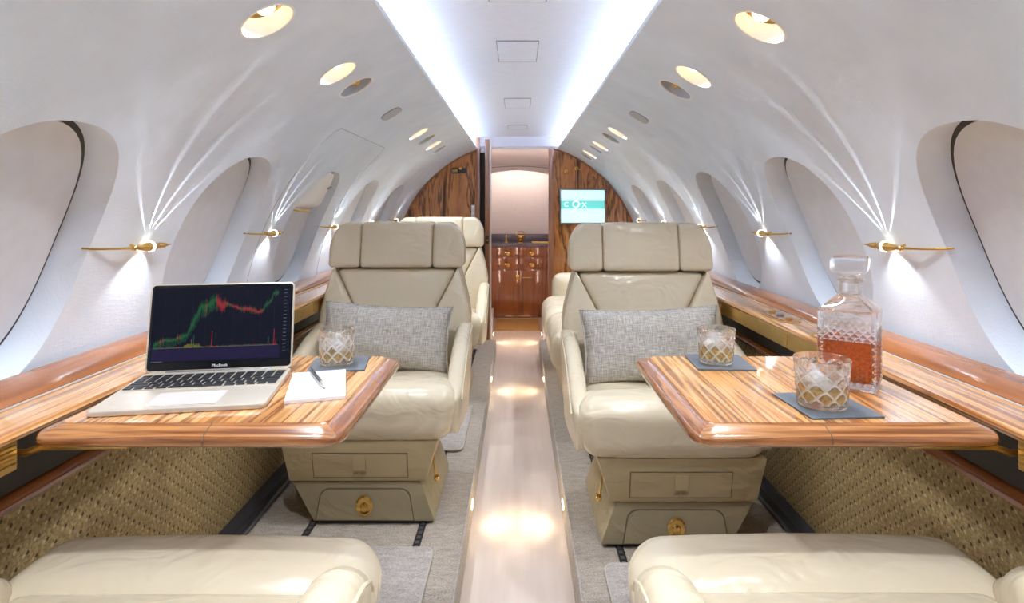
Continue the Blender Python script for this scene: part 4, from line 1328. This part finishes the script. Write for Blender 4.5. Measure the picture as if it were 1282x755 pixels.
def set_uv(o, r):
    """wrap coordinates in metres: around the glass and up it"""
    me = o.data
    uv = me.uv_layers.new(name='wrap')
    for poly in me.polygons:
        angs = []
        for li in poly.loop_indices:
            co = me.vertices[me.loops[li].vertex_index].co
            angs.append(math.atan2(co.y, co.x))
        wrap = max(angs) - min(angs) > PI
        for li, a in zip(poly.loop_indices, angs):
            co = me.vertices[me.loops[li].vertex_index].co
            if wrap and a < 0: a += 2 * PI
            uv.data[li].uv = (a / (2 * PI) * 4 / 15.5 * 0.999, co.z)
def make_glass(label, x, y, rb, rt, h, fill, rz):
    t = thing('whisky_glass', label, 'glass', (x, y, TT + 0.0031), rz, 'cut glass whisky tumblers')
    n = 144
    # outer wall carries real diamond cutting, the inner wall is smooth
    mb = MB()
    def cutness(a, z):
        p1 = abs(((a * 9 / (2 * PI) + (z - 0.008) / 0.026) % 1.0) - 0.5) * 2
        p2 = abs(((a * 9 / (2 * PI) - (z - 0.008) / 0.026) % 1.0) - 0.5) * 2
        return max(p1, p2)
    outer = [(rb * 0.80, 0.0), (rb * 0.96, 0.002), (rb, 0.006)] + [(rb + (rt - rb) * k / 40, 0.006 + (h - 0.006) * k / 40) for k in range(1, 41)]
    rings = []
    for r, z in outer:
        ring = []
        for i in range(n):
            a = 2 * PI * i / n
            w = 0.0
            if 0.008 < z < h - 0.010:
                q = 9
                p1 = abs(((a * q / (2 * PI) + (z - 0.008) / 0.026) % 1.0) - 0.5) * 2
                p2 = abs(((a * q / (2 * PI) - (z - 0.008) / 0.026) % 1.0) - 0.5) * 2
                w = -0.0030 * max(0, max(p1, p2) - 0.5) / 0.5
            ring.append(((r + w) * math.cos(a), (r + w) * math.sin(a), z))
        rings.append(ring)
    inner = [(rt - 0.0012, h + 0.0012), (rt - 0.0026, h)] + [((rb + (rt - rb) * k / 8) - 0.0045, 0.012 + (h - 0.012) * k / 8) for k in range(7, -1, -1)] + [(rb * 0.6, 0.0105)]
    for r, z in inner:
        rings.append([(r * math.cos(2 * PI * i / n), r * math.sin(2 * PI * i / n), z) for i in range(n)])
    mb.loft(rings)
    for f in mb.bm.faces:
        c = f.calc_center_median(); r = math.hypot(c.x, c.y)
        if 0.010 < c.z < h - 0.011 and r > rb + (rt - rb) * (c.z - 0.006) / (h - 0.006) - 0.0042 and cutness(math.atan2(c.y, c.x), c.z) > 0.80: f.material_index = 1
    mb.build('tumbler', [M['glass'], M['groove']], t, auto=25)
    ri = lambda z: rb + (rt - rb) * max(0, (z - 0.006)) / (h - 0.006) - 0.0041
    prof = [(0, 0.0102), (rb * 0.6, 0.0102), (ri(0.012), 0.0118)] + [(ri(0.012 + (fill - 0.012) * k / 6), 0.012 + (fill - 0.012) * k / 6) for k in range(1, 7)] + [(0, fill)]
    MB().lathe(prof, 48).build('whisky', M['whisky'], t)
    r_ = random.Random(int(x * 1000))
    for k, (ix, iy, iz) in enumerate(((0.012, -0.008, fill + 0.003), (-0.013, 0.008, fill + 0.006), (0.004, 0.012, fill + 0.014))):
        mb = MB(); ro = Matrix.Rotation(r_.uniform(-0.5, 0.5), 3, 'X') @ Matrix.Rotation(r_.uniform(-0.6, 0.6), 3, 'Y') @ Matrix.Rotation(r_.uniform(0, 3), 3, 'Z')
        c = Vector((ix, iy, iz))
        mb.rbox(Vector((0.0105, 0.010, 0.0095)), 0.003, (-0.001, -0.001, 0), 6, lambda p: ro @ p + c)
        mb.build('ice_cube', M['ice'], t, auto=40)
    return t
make_glass('cut glass tumbler of whisky on the left table, behind the notepad', -0.390, 1.292, 0.0355, 0.0400, 0.074, 0.030, 0.2)
make_glass('cut glass tumbler of whisky on the right table, farther from the viewer', 0.431, 1.300, 0.0355, 0.0405, 0.074, 0.034, 0.5)
make_glass('cut glass tumbler of whisky on the right table, in front of the decanter', 0.518, 1.020, 0.0400, 0.0452, 0.080, 0.034, 0.9)

dec = thing('decanter', 'square cut glass decanter half full of amber whiskey on the right table', 'decanter', (0.638, 1.150, TT), math.radians(-36 + 0))
def sq_ring(h, r, z, n=9):
    return [(x, y, z) for x, y in rrect(-h, h, -h, h, min(r, h * 0.98), n - 1)]
DB = 0.0495
mb = MB()
rings = [sq_ring(DB - 0.003, 0.006, 0), sq_ring(DB, 0.007, 0.003)]
Np = 64
def cutface(z):
    """square ring with diamond cuts on each face"""
    pts = []
    h = DB
    per = 40
    for f in range(4):
        for i in range(per):
            s = -h + 2 * h * i / per
            e = min(1, (h - abs(s)) / 0.006)
            w = 0
            if 0.012 < z < 0.120:
                p1 = abs((((s + z) / 0.0135) % 1) - 0.5) * 2
                p2 = abs((((s - z) / 0.0135) % 1) - 0.5) * 2
                w = 0.0022 * max(0, max(p1, p2) - 0.4) / 0.6 * max(0, e)
                w *= min(1, (0.120 - z) / 0.01)
            rr_ = 0.0022 * (1 - e)
            q = h - w - rr_
            x, y = [(s, -q), (q, s), (-s, q), (-q, -s)][f]
            pts.append((x, y, z))
    return pts
def plainring(h, r, z):
    """same point count as cutface, blending from square to round"""
    pts = []
    per = 40
    for f in range(4):
        for i in range(per):
            s = -1 + 2 * i / per
            x, y = [(s, -1), (1, s), (-s, 1), (-1, -s)][f]
            l = math.hypot(x, y)
            k = 1 - r
            xx = h * (x * k + x / l * r); yy = h * (y * k + y / l * r)
            pts.append((xx, yy, z))
    return pts
rings = [plainring(DB - 0.004, 0.06, 0.0), plainring(DB - 0.001, 0.05, 0.003)] + [cutface(0.006 + 0.138 * k / 60) for k in range(61)]
rings += [plainring(DB - 0.0015, 0.05, 0.147), plainring(DB - 0.006, 0.12, 0.152), plainring(0.036, 0.35, 0.160), plainring(0.026, 0.8, 0.168), plainring(0.0205, 1, 0.174), plainring(0.0185, 1, 0.185), plainring(0.019, 1, 0.196), plainring(0.024, 1, 0.200), plainring(0.024, 1, 0.204), plainring(0.0195, 1, 0.2055)]
rings += [plainring(0.0135, 1, 0.204), plainring(0.0135, 1, 0.176), plainring(0.022, 0.8, 0.166), plainring(0.033, 0.35, 0.1555), plainring(DB - 0.0085, 0.1, 0.146), plainring(DB - 0.0085, 0.1, 0.018), plainring(DB - 0.014, 0.15, 0.0135)]
mb.loft(rings)
for f in mb.bm.faces:
    c = f.calc_center_median(); m_ = max(abs(c.x), abs(c.y))
    if 0.090 < c.z < 0.118 and m_ > DB - 0.0035:
        s_ = {0: c.x, 1: c.y, 2: -c.x, 3: -c.y}[0 if -c.y >= m_ - 1e-9 else 1 if c.x >= m_ - 1e-9 else 2 if c.y >= m_ - 1e-9 else 3]
        if max(abs((((s_ + c.z) / 0.0135) % 1) - 0.5), abs((((s_ - c.z) / 0.0135) % 1) - 0.5)) * 2 > 0.80: f.material_index = 1
mb.build('bottle', [M['glass'], M['groove']], dec, auto=22)
mb = MB().loft([plainring(DB - 0.015, 0.15, 0.0132), plainring(DB - 0.0082, 0.1, 0.0178), plainring(DB - 0.0082, 0.1, 0.092)])
mb.build('whiskey', M['bourbon'], dec, auto=40)
mb = MB()
mb.loft([plainring(0.0125, 1, 0.178), plainring(0.0133, 1, 0.203), plainring(0.0125, 1, 0.2065), plainring(0.014, 1, 0.2095), plainring(0.018, 0.8, 0.2125), plainring(0.0295, 0.15, 0.217), plainring(0.0315, 0.1, 0.222), plainring(0.0315, 0.1, 0.240), plainring(0.0285, 0.15, 0.246), plainring(0.016, 0.3, 0.248)])
mb.build('stopper', M['glass'], dec, auto=30)

# ------------------------------------------------------------------ aisle lamps in the platform risers
for side, nm in ((-1, 'left'), (1, 'right')):
    for k, y in enumerate((0.75, 2.15, 3.72, 5.05)):
        lb = f'small warm lamp low in the {nm} riser of the aisle, ' + ('behind the viewer' if k == 0 else f'{ORD[k - 1]} from the viewer')
        t = thing('aisle_lamp', lb, 'lamp', (side * (AX - 0.0015 if k < 3 else 0.205), y, -0.045), 0, 'warm lamps in the aisle risers')
        MB().box(*sorted((0, side * 0.006)), -0.035, 0.035, -0.014, 0.014, 0.002).build('bezel', M['brass'], t)
        MB().box(*sorted((-side * 0.003, side * 0.002)), -0.026, 0.026, -0.008, 0.008, 0.001).build('lens', M['aisleglow'], t)
        light('floor_beam', 'SPOT', (-side * 0.006, 0, 0.0), 0.9, (255, 232, 196), t, (-side, 0, -0.1), 0.03, 150, 0.8, (1, 1, 1))

# ------------------------------------------------------------------ camera, world, view
cam = bpy.data.cameras.new('camera')
co = bpy.data.objects.new('camera', cam)
COL.objects.link(co)
co.location = (0, 0, 1.02)
co.rotation_euler = (PI / 2, 0, 0)
cam.sensor_width = 36
cam.lens = 750 / 1282 * 36
cam.shift_x = -7 / 1282
cam.shift_y = -117.5 / 1282
cam.clip_start = 0.02
sc.camera = co
w = bpy.data.worlds.new('world')
sc.world = w
w.use_nodes = True
w.node_tree.nodes['Background'].inputs[0].default_value = (0.6, 0.7, 0.9, 1)
w.node_tree.nodes['Background'].inputs[1].default_value = 0.3
sc.view_settings.view_transform = 'Standard'
sc.view_settings.look = 'None'
sc.view_settings.gamma = 1
sc.view_settings.use_curve_mapping = False
sc.view_settings.exposure = 1.5
sc.cycles.max_bounces = 16
sc.cycles.diffuse_bounces = 6
sc.cycles.transmission_bounces = 14
sc.cycles.glossy_bounces = 6
sc.cycles.sample_clamp_indirect = 30
sc.cycles.use_denoising = True
